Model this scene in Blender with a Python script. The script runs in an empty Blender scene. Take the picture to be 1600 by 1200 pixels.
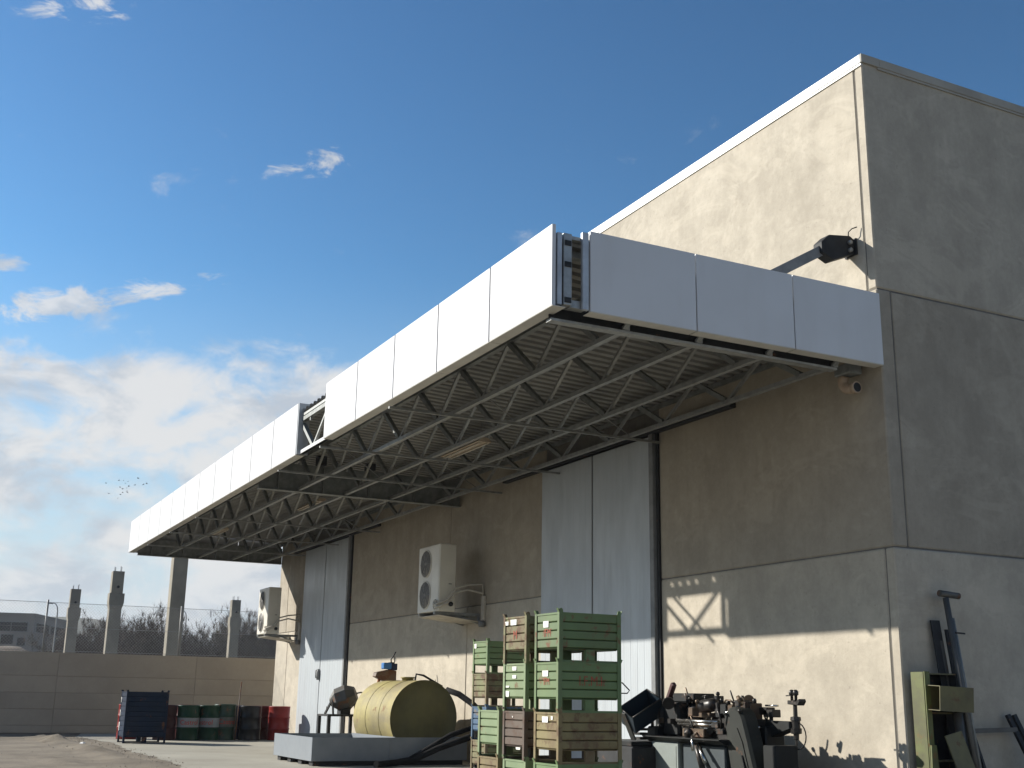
import bpy, bmesh, math, random
from mathutils import Vector, Matrix, Euler, Quaternion, noise as mnoise

# ---------------------------------------------------------------- camera, sky, sun, exposure
S = 1.25                      # model units -> metres (every top-level object is scaled by S about the origin at the end)
scn = bpy.context.scene
col = scn.collection
rnd = random.Random(11)
R = math.radians

cam_d = bpy.data.cameras.new('camera')
cam = bpy.data.objects.new('camera', cam_d)
col.objects.link(cam)
scn.camera = cam
cam_d.sensor_width = 36.0
cam_d.lens = 41.445
cam_d.clip_start = 0.05
cam_d.clip_end = 20000
YAW, PITCH, ROLL = 0.46412, 0.26064, 0.01688
_f = Vector((-math.cos(YAW) * math.cos(PITCH), math.sin(YAW) * math.cos(PITCH), math.sin(PITCH)))
_r = _f.cross(Vector((0, 0, 1))).normalized()
_u = _r.cross(_f)
_r2 = math.cos(ROLL) * _r + math.sin(ROLL) * _u
_u2 = -math.sin(ROLL) * _r + math.cos(ROLL) * _u
cm = Matrix((_r2, _u2, -_f)).transposed().to_4x4()
cm.translation = Vector((8.06, -7.965, 0.95)) * S
cam.matrix_world = cm

SUN_TRAVEL = Vector((3.46, 3.588, -2.455)).normalized()
SUN_EL = math.asin(-SUN_TRAVEL.z)
SUN_ROT = math.atan2(-SUN_TRAVEL.x, -SUN_TRAVEL.y)          # clockwise from +Y
sun_d = bpy.data.lights.new('sun', 'SUN')
sun_d.energy = 5.0
sun_d.angle = R(0.55)
sun_d.color = (1.0, 0.95, 0.86)
sun = bpy.data.objects.new('sun', sun_d)
col.objects.link(sun)
sun.rotation_euler = SUN_TRAVEL.to_track_quat('-Z', 'Y').to_euler()
sun.location = (-20, -20, 30)

scn.view_settings.view_transform = 'Standard'
scn.view_settings.look = 'None'
scn.view_settings.gamma = 1.0
scn.view_settings.exposure = 0.66
scn.view_settings.use_curve_mapping = False


class NG:
    """tiny helper for node graphs"""
    def __init__(self, nt):
        self.nt = nt

    def node(self, t, **kw):
        n = self.nt.nodes.new(t)
        for k, v in kw.items():
            setattr(n, k, v)
        return n

    def put(self, sock, v):
        if isinstance(v, bpy.types.NodeSocket):
            self.nt.links.new(v, sock)
        elif v is not None:
            sock.default_value = v

    def math(self, op, a, b=None, c=None, clamp=False):
        n = self.node('ShaderNodeMath', operation=op, use_clamp=clamp)
        self.put(n.inputs[0], a)
        if b is not None:
            self.put(n.inputs[1], b)
        if c is not None:
            self.put(n.inputs[2], c)
        return n.outputs[0]

    def maprange(self, v, a, b, c, d, smooth=False):
        n = self.node('ShaderNodeMapRange')
        if smooth:
            n.interpolation_type = 'SMOOTHSTEP'
        n.clamp = True
        for i, x in enumerate((v, a, b, c, d)):
            self.put(n.inputs[i], x)
        return n.outputs[0]

    def noise(self, vec, scale, detail=6, rough=0.55, distort=0.0, col_out=False):
        n = self.node('ShaderNodeTexNoise')
        self.put(n.inputs['Vector'], vec)
        n.inputs['Scale'].default_value = scale
        n.inputs['Detail'].default_value = detail
        n.inputs['Roughness'].default_value = rough
        n.inputs['Distortion'].default_value = distort
        return n.outputs['Color' if col_out else 'Fac']

    def mix(self, fac, a, b, blend='MIX'):
        n = self.node('ShaderNodeMix', data_type='RGBA', blend_type=blend)
        self.put(n.inputs[0], fac)
        for s, v in ((n.inputs[6], a), (n.inputs[7], b)):
            if isinstance(v, (tuple, list)):
                v = (*v[:3], 1.0)
            self.put(s, v)
        return n.outputs[2]

    def mapping(self, vec, scale=(1, 1, 1), loc=(0, 0, 0), rot=(0, 0, 0)):
        n = self.node('ShaderNodeMapping')
        self.put(n.inputs['Vector'], vec)
        n.inputs['Scale'].default_value = scale
        n.inputs['Location'].default_value = loc
        n.inputs['Rotation'].default_value = rot
        return n.outputs[0]


def build_world():
    w = bpy.data.worlds.new('World')
    scn.world = w
    w.use_nodes = True
    nt = w.node_tree
    nt.nodes.clear()
    g = NG(nt)
    out = g.node('ShaderNodeOutputWorld')
    bg = g.node('ShaderNodeBackground')
    sky = g.node('ShaderNodeTexSky', sky_type='NISHITA')
    sky.sun_disc = False
    sky.sun_elevation = SUN_EL
    sky.sun_rotation = SUN_ROT
    sky.altitude = 100
    sky.air_density = 1.15
    sky.dust_density = 0.35
    sky.ozone_density = 2.6
    tc = g.node('ShaderNodeTexCoord')
    sp = g.node('ShaderNodeSeparateXYZ')
    nt.links.new(tc.outputs['Generated'], sp.inputs[0])
    x, y, z = sp.outputs
    az = g.math('ARCTAN2', g.math('MULTIPLY', y, -1.0), g.math('MULTIPLY', x, -1.0))
    el = g.math('ARCSINE', z)
    D = g.mapping(tc.outputs['Generated'], scale=(1.0, 1.0, 1.75), loc=(2.3, 0.7, 0.4))
    big = g.noise(D, 5.5, 3, 0.5, 0.2)
    puff = g.noise(D, 14.0, 10, 0.60, 0.35)
    wisp = g.noise(g.mapping(tc.outputs['Generated'], scale=(1.0, 1.0, 2.4), loc=(5.1, 1.9, 0.2), rot=(0.25, 0.0, 0.0)), 24.0, 11, 0.66, 0.6)
    # the broken bank low over the horizon, all the way round
    bank = g.maprange(el, R(13.4), R(18.6), 0.54, -0.42, True)
    n1 = g.math('ADD', g.math('MULTIPLY', g.math('SUBTRACT', puff, 0.5), 2.1), g.math('MULTIPLY', g.math('SUBTRACT', big, 0.5), 1.1))
    dens1 = g.maprange(g.math('ADD', n1, bank), -0.05, 0.55, 0.0, 0.93, True)
    # ragged shreds standing above it
    blobs = None
    for a0, e0, sa, se, amp in ((-16.0, 24.9, 2.9, 0.8, 1.0), (-3.6, 30.2, 3.2, 1.0, 0.92), (-8.6, 18.3, 4.6, 0.7, 1.0),
                                (-3.9, 16.9, 2.9, 1.0, 1.05), (-1.6, 18.6, 1.9, 0.65, 0.9), (12.0, 21.0, 4.0, 1.1, 0.8), (30.0, 26.0, 5.0, 1.2, 0.7)):
        da = g.math('DIVIDE', g.math('SUBTRACT', az, R(a0)), R(sa))
        tilt = g.math('MULTIPLY', g.math('SUBTRACT', az, R(a0)), 0.22)
        de = g.math('DIVIDE', g.math('ADD', g.math('SUBTRACT', el, R(e0)), tilt), R(se))
        q = g.math('ADD', g.math('MULTIPLY', da, da), g.math('MULTIPLY', de, de))
        b = g.math('MULTIPLY', g.math('POWER', 2.718, g.math('MULTIPLY', q, -1.0)), amp)
        blobs = b if blobs is None else g.math('ADD', blobs, b)
    w2 = g.math('ADD', g.math('MULTIPLY', g.math('SUBTRACT', wisp, 0.5), 3.5), g.math('MULTIPLY', g.math('SUBTRACT', puff, 0.5), 0.8))
    dens2 = g.maprange(g.math('ADD', g.math('SUBTRACT', blobs, 0.56), g.math('MULTIPLY', w2, g.maprange(blobs, 0.05, 0.5, 0.0, 1.0))), 0.0, 0.75, 0.0, 0.85, True)
    dens = g.math('MAXIMUM', dens1, dens2)
    dens = g.math('MULTIPLY', dens, g.maprange(el, R(-1), R(7), 0.45, 1.0, True))
    shade = g.noise(g.mapping(tc.outputs['Generated'], scale=(1.0, 1.0, 2.1), loc=(2.3, 0.7, 0.47)), 13.0, 8, 0.6, 0.35)
    ccol = g.mix(g.maprange(shade, 0.36, 0.60, 0, 1, True), (5.9, 6.4, 7.1), (8.9, 8.85, 8.75))
    gm = g.node('ShaderNodeGamma')
    gm.inputs[1].default_value = 1.45
    nt.links.new(g.mix(1.0, sky.outputs[0], (1 / 3.2, 1 / 3.2, 1 / 3.2), 'MULTIPLY'), gm.inputs[0])
    deep = g.mix(1.0, gm.outputs[0], (3.1, 4.1, 4.1), 'MULTIPLY')
    deep = g.mix(g.maprange(el, R(0), R(21), 0.97, 0.0, True), deep, (6.5, 7.35, 8.3))
    fin = g.mix(dens, deep, ccol)
    nt.links.new(fin, bg.inputs[0])
    bg.inputs[1].default_value = 0.056
    nt.links.new(bg.outputs[0], out.inputs[0])


build_world()

# ---------------------------------------------------------------- materials
MATS = {}


def mat(name, c1, c2=None, scale=3.0, rough=0.8, metal=0.0, bump=0.0, bscale=40.0, rust=0.0, rust_col=(0.11, 0.05, 0.025), streak=1.0,
        dirt=0.0, dirt_col=(0.06, 0.05, 0.04), lo=0.38, hi=0.62, spec=0.5, rscale=5.0, world=False, fine=0.0, runs=0.0, pores=0.0, n_rough=0.62):
    if name in MATS:
        return MATS[name]
    m = bpy.data.materials.new(name)
    m.use_nodes = True
    nt = m.node_tree
    nt.nodes.clear()
    g = NG(nt)
    out = g.node('ShaderNodeOutputMaterial')
    bs = g.node('ShaderNodeBsdfPrincipled')
    nt.links.new(bs.outputs[0], out.inputs[0])
    tc = g.node('ShaderNodeTexCoord')
    oi = g.node('ShaderNodeObjectInfo')
    off = g.node('ShaderNodeVectorMath', operation='MULTIPLY_ADD')
    nt.links.new(oi.outputs['Random'], off.inputs[0])
    off.inputs[1].default_value = (37.0, 53.0, 19.0) if not world else (0, 0, 0)
    nt.links.new(tc.outputs['Object'], off.inputs[2])
    V = off.outputs[0]
    c2 = c2 or tuple(v * 0.8 for v in c1)
    Vs = g.mapping(V, scale=(streak, streak, 1.0)) if streak != 1.0 else V
    n1 = g.noise(Vs, scale, 10, n_rough)
    c = g.mix(g.maprange(n1, lo, hi, 0, 1), c1, c2)
    if fine:
        nf = g.noise(V, bscale * 0.6, 5, 0.7)
        c = g.mix(g.maprange(nf, 0.3, 0.7, fine, 0.0), c, tuple(v * 0.5 for v in c1))
    if pores:
        pn = g.noise(V, 26.0, 3, 0.6)
        c = g.mix(g.maprange(pn, 0.66, 0.74, 0, pores), c, tuple(v * 0.45 for v in c1))
        pl = g.noise(g.mapping(V, scale=(0.8, 0.8, 1.3), loc=(8, 1, 4)), 1.3, 4, 0.75, 0.8)
        c = g.mix(g.maprange(pl, 0.53, 0.60, 0, pores * 0.55), c, tuple(min(1, v * 1.22) for v in c1))
    rfac = None
    if runs:
        nr = g.noise(g.mapping(V, scale=(3.0, 3.0, 0.3), loc=(1, 2, 3)), 1.6, 8, 0.7)
        c = g.mix(g.maprange(nr, 0.48, 0.72, 0, runs), c, dirt_col)
    if dirt:
        n3 = g.noise(g.mapping(V, scale=(1, 1, 0.45), loc=(4, 7, 1)), scale * 0.55, 7, 0.66)
        c = g.mix(g.maprange(n3, 0.52 - 0.1 * dirt, 0.74, 0, dirt), c, dirt_col)
    if rust:
        n2 = g.noise(V, rscale, 10, 0.68)
        rfac = g.maprange(n2, 0.66 - 0.28 * rust, 0.72 - 0.24 * rust, 0, 1)
        c = g.mix(rfac, c, g.mix(g.noise(V, rscale * 4, 4, 0.6), rust_col, tuple(v * 1.5 for v in rust_col)))
    nt.links.new(c, bs.inputs['Base Color'])
    bs.inputs['Metallic'].default_value = metal
    bs.inputs['Specular IOR Level'].default_value = spec
    if rfac is not None:
        g.put(bs.inputs['Roughness'], g.maprange(rfac, 0, 1, rough, 0.9))
        if metal:
            g.put(bs.inputs['Metallic'], g.maprange(rfac, 0, 1, metal, 0.0))
    else:
        g.put(bs.inputs['Roughness'], g.maprange(n1, 0.3, 0.7, max(0.05, rough - 0.08), min(1, rough + 0.08)))
    if bump:
        b = g.node('ShaderNodeBump')
        b.inputs['Strength'].default_value = bump
        b.inputs['Distance'].default_value = 0.01
        nt.links.new(g.noise(V, bscale, 8, 0.65), b.inputs['Height'])
        nt.links.new(b.outputs[0], bs.inputs['Normal'])
    MATS[name] = m
    return m


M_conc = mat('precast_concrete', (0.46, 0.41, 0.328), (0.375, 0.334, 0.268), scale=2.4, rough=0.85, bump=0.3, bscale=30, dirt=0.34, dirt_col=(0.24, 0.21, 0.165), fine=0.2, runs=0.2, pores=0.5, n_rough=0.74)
M_conc2 = mat('precast_concrete_mid_shaded', (0.37, 0.325, 0.255), (0.30, 0.263, 0.208), scale=2.2, rough=0.85, bump=0.3, bscale=30, dirt=0.42, dirt_col=(0.19, 0.165, 0.13), fine=0.2, runs=0.24, pores=0.5, n_rough=0.74)  # same concrete, darkened so some canopy shade sits in the colour
M_core = mat('shadow_core', (0.05, 0.05, 0.05), rough=0.9)
M_white = mat('white_sheet_metal', (0.605, 0.61, 0.62), (0.575, 0.58, 0.59), scale=1.2, rough=0.42, dirt=0.10, dirt_col=(0.48, 0.465, 0.44), spec=0.4, runs=0.2, bump=0.12, bscale=1.3)
M_whitedge = mat('panel_edge_steel', (0.42, 0.44, 0.46), (0.34, 0.36, 0.38), scale=6, rough=0.45, metal=0.35)
M_lip = mat('fascia_return', (0.55, 0.53, 0.48), (0.47, 0.45, 0.41), scale=3, rough=0.55)
M_galv = mat('galvanised_steel', (0.33, 0.335, 0.325), (0.25, 0.255, 0.25), scale=9, rough=0.5, metal=0.55, dirt=0.15)
M_galvd = mat('galvanised_steel_dull_shade', (0.24, 0.25, 0.24), (0.17, 0.18, 0.175), scale=9, rough=0.6, metal=0.4, dirt=0.2)
M_roof = mat('ribbed_roof_sheet', (0.23, 0.225, 0.21), (0.18, 0.177, 0.167), scale=2, rough=0.65, metal=0.0, dirt=0.25, dirt_col=(0.2, 0.19, 0.17))
M_door = mat('door_sheet', (0.43, 0.465, 0.49), (0.39, 0.42, 0.445), scale=1.5, rough=0.45, dirt=0.2, dirt_col=(0.29, 0.30, 0.31), streak=3, runs=0.35)
M_dark = mat('dark_steel', (0.026, 0.027, 0.029), (0.016, 0.017, 0.018), scale=8, rough=0.65, rust=0.15, spec=0.3)
M_post = mat('door_post_grey', (0.20, 0.205, 0.205), (0.15, 0.155, 0.16), scale=6, rough=0.6)
M_ac = mat('ac_casing', (0.66, 0.63, 0.55), (0.60, 0.57, 0.50), scale=2, rough=0.4, dirt=0.18, dirt_col=(0.3, 0.28, 0.24), spec=0.5)
M_grille = mat('ac_grille', (0.24, 0.225, 0.205), (0.19, 0.18, 0.165), scale=8, rough=0.6)
M_pipe = mat('pipe_lagging', (0.50, 0.47, 0.40), (0.40, 0.37, 0.32), scale=6, rough=0.6, dirt=0.2)
M_pvc = mat('drain_pvc', (0.36, 0.27, 0.19), (0.30, 0.22, 0.155), scale=4, rough=0.5)
M_ground = mat('yard_dirt', (0.225, 0.185, 0.13), (0.125, 0.098, 0.066), scale=1.1, rough=0.95, bump=0.9, bscale=16, dirt=0.6, dirt_col=(0.085, 0.066, 0.045), world=True, fine=0.4)
M_field = mat('rough_grass', (0.075, 0.075, 0.04), (0.10, 0.085, 0.05), scale=0.2, rough=1.0, world=True, fine=0.2)
M_apron = mat('yard_concrete', (0.37, 0.345, 0.28), (0.29, 0.27, 0.22), scale=0.6, rough=0.9, bump=0.4, bscale=22, dirt=0.45, dirt_col=(0.18, 0.155, 0.11), world=True, fine=0.2)
M_wall = mat('boundary_concrete', (0.42, 0.365, 0.29), (0.37, 0.32, 0.255), scale=1.0, rough=0.9, bump=0.3, bscale=25, dirt=0.3, dirt_col=(0.24, 0.21, 0.175), fine=0.1)
M_col = mat('column_concrete', (0.25, 0.225, 0.175), (0.19, 0.17, 0.135), scale=0.7, rough=0.9, dirt=0.3, dirt_col=(0.17, 0.155, 0.13))
M_wire = mat('fence_wire', (0.30, 0.30, 0.29), rough=0.6, metal=0.3)
M_bark = mat('bare_twigs', (0.085, 0.06, 0.045), (0.055, 0.041, 0.033), scale=2, rough=0.95)
M_bark2 = mat('bare_twigs_grey', (0.15, 0.125, 0.10), (0.10, 0.08, 0.065), scale=2, rough=0.95)
M_scrub = mat('ivy_scrub', (0.06, 0.065, 0.035), (0.04, 0.042, 0.025), scale=2, rough=0.9)
M_hill = mat('hill_scrub', (0.09, 0.095, 0.06), (0.12, 0.11, 0.075), scale=0.01, rough=1.0)
M_bank = mat('bare_earth', (0.17, 0.125, 0.085), (0.12, 0.092, 0.062), scale=0.4, rough=1.0, fine=0.25)
M_bird = mat('bird_feather', (0.03, 0.03, 0.03), rough=0.9)
M_fb = mat('far_render', (0.24, 0.225, 0.205), (0.205, 0.195, 0.18), scale=0.3, rough=0.9)
M_glass = mat('far_glass', (0.02, 0.022, 0.028), rough=0.5, spec=0.05)
M_coping = mat('coping_sheet', (0.74, 0.74, 0.72), (0.68, 0.68, 0.66), scale=2, rough=0.45, dirt=0.1, dirt_col=(0.4, 0.39, 0.36))


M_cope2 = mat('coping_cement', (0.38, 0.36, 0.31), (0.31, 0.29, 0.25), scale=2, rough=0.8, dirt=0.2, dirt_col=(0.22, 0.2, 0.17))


# ---------------------------------------------------------------- mesh helpers
OFF = {}                       # object -> world offset its mesh coordinates are measured from


class MB:
    def __init__(self):
        self.v, self.f, self.s = [], [], []

    def add(self, vs, fs, smooth=False, M=None):
        o = len(self.v)
        for p in vs:
            p = Vector(p)
            self.v.append(M @ p if M is not None else p)
        for f in fs:
            self.f.append(tuple(i + o for i in f))
            self.s.append(smooth)
        return self

    def box(self, x0, x1, y0, y1, z0, z1, M=None):
        vs = [(x, y, z) for z in (z0, z1) for y in (y0, y1) for x in (x0, x1)]
        return self.add(vs, [(0, 2, 3, 1), (4, 5, 7, 6), (0, 1, 5, 4), (2, 6, 7, 3), (0, 4, 6, 2), (1, 3, 7, 5)], False, M)

    def bar(self, a, b, w, h, up=(0, 0, 1)):
        a, b = Vector(a), Vector(b)
        d = (b - a)
        L = d.length
        d.normalize()
        upv = Vector(up)
        if abs(d.dot(upv)) > 0.97:
            upv = Vector((1, 0, 0)) if abs(d.x) < 0.9 else Vector((0, 1, 0))
        sx = d.cross(upv).normalized()
        sy = sx.cross(d).normalized()
        M = Matrix((sx, sy, -d)).transposed().to_4x4()
        M = Matrix.Translation(a) @ Matrix(((sx.x, d.x, sy.x, 0), (sx.y, d.y, sy.y, 0), (sx.z, d.z, sy.z, 0), (0, 0, 0, 1)))
        return self.box(-w / 2, w / 2, 0, L, -h / 2, h / 2, M)

    def tube(self, pts, r, n=8, caps=True):
        pts = [Vector(p) for p in pts]
        rs = r if isinstance(r, (list, tuple)) else [r] * len(pts)
        vs, fs = [], []
        prev = None
        for i, p in enumerate(pts):
            t = (pts[min(i + 1, len(pts) - 1)] - pts[max(i - 1, 0)])
            if t.length < 1e-9:
                t = Vector((0, 0, 1))
            t.normalize()
            if prev is None:
                ref = Vector((0, 0, 1)) if abs(t.z) < 0.9 else Vector((1, 0, 0))
                sx = t.cross(ref).normalized()
            else:
                sx = (prev - t * prev.dot(t)).normalized()
            prev = sx
            sy = t.cross(sx)
            for k in range(n):
                a = 2 * math.pi * k / n
                vs.append(p + (sx * math.cos(a) + sy * math.sin(a)) * rs[i])
        for i in range(len(pts) - 1):
            for k in range(n):
                a, b = i * n + k, i * n + (k + 1) % n
                fs.append((a, b, b + n, a + n))
        self.add(vs, fs, n > 4)
        if caps and n > 2:
            o = len(self.v) - len(vs)
            self.f.append(tuple(o + k for k in reversed(range(n))))
            self.s.append(False)
            self.f.append(tuple(o + (len(pts) - 1) * n + k for k in range(n)))
            self.s.append(False)
        return self

    def lathe(self, prof, n=20, M=None, smooth=True, flat_caps=True):
        vs, fs = [], []
        for r, z in prof:
            for k in range(n):
                a = 2 * math.pi * k / n
                vs.append((r * math.cos(a), r * math.sin(a), z))
        for i in range(len(prof) - 1):
            for k in range(n):
                a, b = i * n + k, i * n + (k + 1) % n
                fs.append((a, b, b + n, a + n))
        self.add(vs, fs, smooth, M)
        if flat_caps:
            o = len(self.v) - len(vs)
            if prof[0][0] > 1e-4:
                self.f.append(tuple(o + k for k in reversed(range(n))))
                self.s.append(False)
            if prof[-1][0] > 1e-4:
                self.f.append(tuple(o + (len(prof) - 1) * n + k for k in range(n)))
                self.s.append(False)
        return self

    def prism(self, poly, fn, a0, a1):
        """poly of (u, v); fn(u, v, a) -> point; extruded from a0 to a1"""
        n = len(poly)
        vs = [fn(u, v, a0) for u, v in poly] + [fn(u, v, a1) for u, v in poly]
        fs = [tuple(reversed(range(n))), tuple(range(n, 2 * n))] + [(i, (i + 1) % n, (i + 1) % n + n, i + n) for i in range(n)]
        return self.add(vs, fs)

    def sheet(self, prof, fn, a0, a1, thick=None):
        """open profile (u, v) extruded; optional return side"""
        n = len(prof)
        vs = [fn(u, v, a0) for u, v in prof] + [fn(u, v, a1) for u, v in prof]
        return self.add(vs, [(i, i + 1, i + 1 + n, i + n) for i in range(n - 1)])

    def build(self, name, m, parent=None, off=None, bevel=0.0, fix=True):
        off = Vector(off) if off is not None else (OFF.get(parent, Vector((0, 0, 0))))
        me = bpy.data.meshes.new(name)
        me.from_pydata([tuple(p - off) for p in self.v], [], self.f)
        me.polygons.foreach_set('use_smooth', self.s)
        if fix or bevel:
            bm = bmesh.new()
            bm.from_mesh(me)
            if fix:
                bmesh.ops.recalc_face_normals(bm, faces=bm.faces)
            if bevel:
                bmesh.ops.bevel(bm, geom=list(bm.edges), offset=bevel, segments=1, affect='EDGES', clamp_overlap=True)
            bm.to_mesh(me)
            bm.free()
        me.materials.append(m)
        o = bpy.data.objects.new(name, me)
        col.objects.link(o)
        if parent is not None:
            o.parent = parent
            OFF[o] = off
        else:
            o.location = off
            OFF[o] = off
        return o


def thing(name, label, cat, loc=(0, 0, 0), group=None):
    o = bpy.data.objects.new(name, None)
    o.empty_display_size = 0.2
    col.objects.link(o)
    o.location = loc
    OFF[o] = Vector(loc)
    o['label'] = label
    o['category'] = cat
    if group:
        o['group'] = group
    return o


def tag(o, label, cat, group=None):
    o['label'] = label
    o['category'] = cat
    if group:
        o['group'] = group
    return o


def kind(o, k):
    o['kind'] = k
    return o


def inst(src, parent, loc=(0, 0, 0), name=None):
    o = src.copy()
    if name:
        o.name = name
    col.objects.link(o)
    o.parent = parent
    o.location = loc
    OFF[o] = OFF.get(parent, Vector((0, 0, 0)))
    return o


def copy_tree(o, parent=None):
    c = o.copy()
    col.objects.link(c)
    c.parent = parent
    for ch in list(o.children):
        copy_tree(ch, c)
    return c


def text_geo(s, size):
    cu = bpy.data.curves.new('lettering', 'FONT')
    cu.body = s
    cu.size = size
    cu.align_x = 'CENTER'
    cu.align_y = 'CENTER'
    ob = bpy.data.objects.new('lettering', cu)
    col.objects.link(ob)
    bpy.context.view_layer.update()
    me = bpy.data.meshes.new_from_object(ob.evaluated_get(bpy.context.evaluated_depsgraph_get()))
    vs = [v.co.copy() for v in me.vertices]
    fs = [tuple(p.vertices) for p in me.polygons]
    bpy.data.objects.remove(ob)
    bpy.data.curves.remove(cu)
    bpy.data.meshes.remove(me)
    return vs, fs


# ---------------------------------------------------------------- ground
GR = 880.0
rings = [0, 14, 20, 28, 40, 60, 100, 200, 400, 600, GR]
gb = MB()
vs, fs = [(-14, -6, -0.006)], []
NS = 48
for r in rings[1:]:
    for k in range(NS):
        a = 2 * math.pi * k / NS
        vs.append((-14 + r * math.cos(a), -6 + r * math.sin(a), -0.006))
for k in range(NS):
    fs.append((0, 1 + k, 1 + (k + 1) % NS))
for i in range(len(rings) - 2):
    for k in range(NS):
        a, b = 1 + i * NS + k, 1 + i * NS + (k + 1) % NS
        fs.append((a, b, b + NS, a + NS))
gb.add(vs, fs)
kind(gb.build('ground', M_field), 'structure')
kind(MB().add([(-22.3, -22, 0), (17, -22, 0), (17, 16, 0), (-22.3, 16, 0)], [(0, 1, 2, 3)]).build('yard', M_ground, fix=False), 'structure')

# poured concrete apron with a ragged edge towards the dirt
edge = [(-21.9, -4.0), (-19.5, -4.42), (-17.6, -4.2), (-16.4, -4.12), (-14.3, -4.3), (-11.7, -4.36), (-10, -4.35), (-8.3, -4.5), (-5, -4.7), (-1, -5.2), (4, -5.6), (9, -5.9)]
pts = []
for i in range(len(edge) - 1):
    a, b = Vector(edge[i]), Vector(edge[i + 1])
    k = max(4, int((b - a).length / 0.12))
    for j in range(k):
        p = a.lerp(b, j / k)
        w = mnoise.noise(Vector((p.x * 1.3, 2.0, 0))) * 0.16 + mnoise.noise(Vector((p.x * 6, 5.0, 0))) * 0.05
        pts.append((p.x, p.y + w))
pts += [edge[-1], (9, 14), (-21.9, 14)]
ab = MB()
n = len(pts)
ab.add([(x, y, 0.004) for x, y in pts], [tuple(range(n))])
ap = ab.build('concrete_apron', M_apron, fix=False)
kind(ap, 'structure')

# low ridges of loose dirt on the yard
db = MB()
vs, fs = [], []
NX, NY = 110, 50
for j in range(NY + 1):
    for i in range(NX + 1):
        x = -21.6 + 14.4 * i / NX
        yb = -9.5 + 5.4 * j / NY
        h = 0.0
        for cx, cy, sx, sy, a, sk in ((-17.2, -5.1, 2.0, 0.26, 0.14, 0.05), (-12.6, -4.95, 2.2, 0.25, 0.11, -0.03), (-10.2, -5.7, 2.5, 0.35, 0.05, 0.04), (-18.5, -6.4, 2.4, 0.4, 0.06, 0.0), (-9.2, -4.75, 1.1, 0.2, 0.05, 0.0)):
            dx, dy = (x - cx) / sx, (yb - cy - sk * (x - cx)) / sy
            h += a * math.exp(-dx * dx - dy * dy)
        h *= 0.7 + 0.8 * mnoise.noise(Vector((x * 2.1, yb * 2.1, 3)))
        h += 0.010 * mnoise.noise(Vector((x * 5, yb * 5, 9)))
        vs.append((x, yb, h - 0.011))
for j in range(NY):
    for i in range(NX):
        a = j * (NX + 1) + i
        fs.append((a, a + 1, a + NX + 2, a + NX + 1))
db.add(vs, fs, True)
kind(db.build('dirt_ridges', M_ground, fix=False), 'structure')

# loose stones along the edge of the apron
sb = MB()
for _ in range(700):
    x = rnd.uniform(-20.5, -6.5)
    y = -4.35 - abs(rnd.gauss(0, 0.55)) + rnd.uniform(-0.05, 0.2)
    s = rnd.choice((0.004, 0.005, 0.006, 0.008, 0.012)) * rnd.uniform(0.7, 1.3)
    M = Matrix.Translation((x, y, s * 0.4 + 0.01)) @ Euler((rnd.uniform(0, 3), rnd.uniform(0, 3), rnd.uniform(0, 3))).to_matrix().to_4x4()
    sb.add([(s, 0, 0), (-s, 0, 0), (0, s * 0.8, 0), (0, -s * 0.8, 0), (0, 0, s * 0.7), (0, 0, -s * 0.7)],
           [(0, 2, 4), (2, 1, 4), (1, 3, 4), (3, 0, 4), (2, 0, 5), (1, 2, 5), (3, 1, 5), (0, 3, 5)], False, M)
st = sb.build('loose_gravel', mat('gravel', (0.30, 0.27, 0.22), (0.16, 0.14, 0.11), scale=9, rough=0.9), fix=False)
st['kind'] = 'stuff'
st['label'] = 'loose stones scattered along the dirt edge of the concrete'
tag(MB().add([(0.05, 0, 0.002), (0.02, 0.06, 0.015), (-0.05, 0.05, 0.008), (-0.06, -0.02, 0.02), (0, -0.05, 0.004), (0, 0.01, 0.03)],
             [(0, 1, 5), (1, 2, 5), (2, 3, 5), (3, 4, 5), (4, 0, 5)]).build('paper_scrap', mat('paper', (0.78, 0.77, 0.74), rough=0.8), off=(0, 0, 0)),
    'crumpled white paper scrap lying on the dirt ridge', 'litter').location = (-14.4, -4.95, 0.07)

# ---------------------------------------------------------------- factory building
ZJ2, ZJ1, ZTOP = 2.35, 4.85, 7.29
XEND, YEND = -20.2, 14.0
G = 0.006
bld = thing('factory_building', 'tall precast concrete factory hall with grey sliding doors', 'building', (0, 0, 0))
MB().box(XEND + 0.012, -0.012, 0.012, YEND - 0.03, 0.02, ZTOP - 0.03).build('joint_sealant', mat('joint_sealant_grey', (0.15, 0.14, 0.12), (0.11, 0.10, 0.09), scale=5, rough=0.9), bld)
core = MB().box(XEND + 0.2, -0.2, 0.2, YEND - 0.2, 0.0, ZTOP - 0.05).build('light_block_core', M_core, bld)  # unseen dark box added inside the hall to stop light leaks


def panel(x0, x1, y0, y1, z0, z1, m=M_conc, name='wall_panel'):
    return MB().box(x0, x1, y0, y1, z0, z1).build(name, m, bld, bevel=0.012)


T = 0.19
D1 = (-6.70, -3.80)          # near door opening
D2 = (-18.03, -14.96)        # far door opening
DTOP = 4.13
# bottom row: the end-wall panel wraps the corner, seen as a strip on the front
for a, b in ((D1[1] + 0.0, -0.12), (-9.3, D1[0]), (D2[1], -9.3), (-19.25, D2[0])):
    panel(a + G, b - G, 0, T, 0.0, ZJ2 - G)
panel(-0.12 + G, 0, 0, 6.0, 0.0, ZJ2 - G)
panel(-0.19, 0, 6.0 + G, YEND, 0.0, ZJ2 - G)
panel(XEND, -19.25 - G, 0, T, 0.0, ZJ2 - G)
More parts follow.
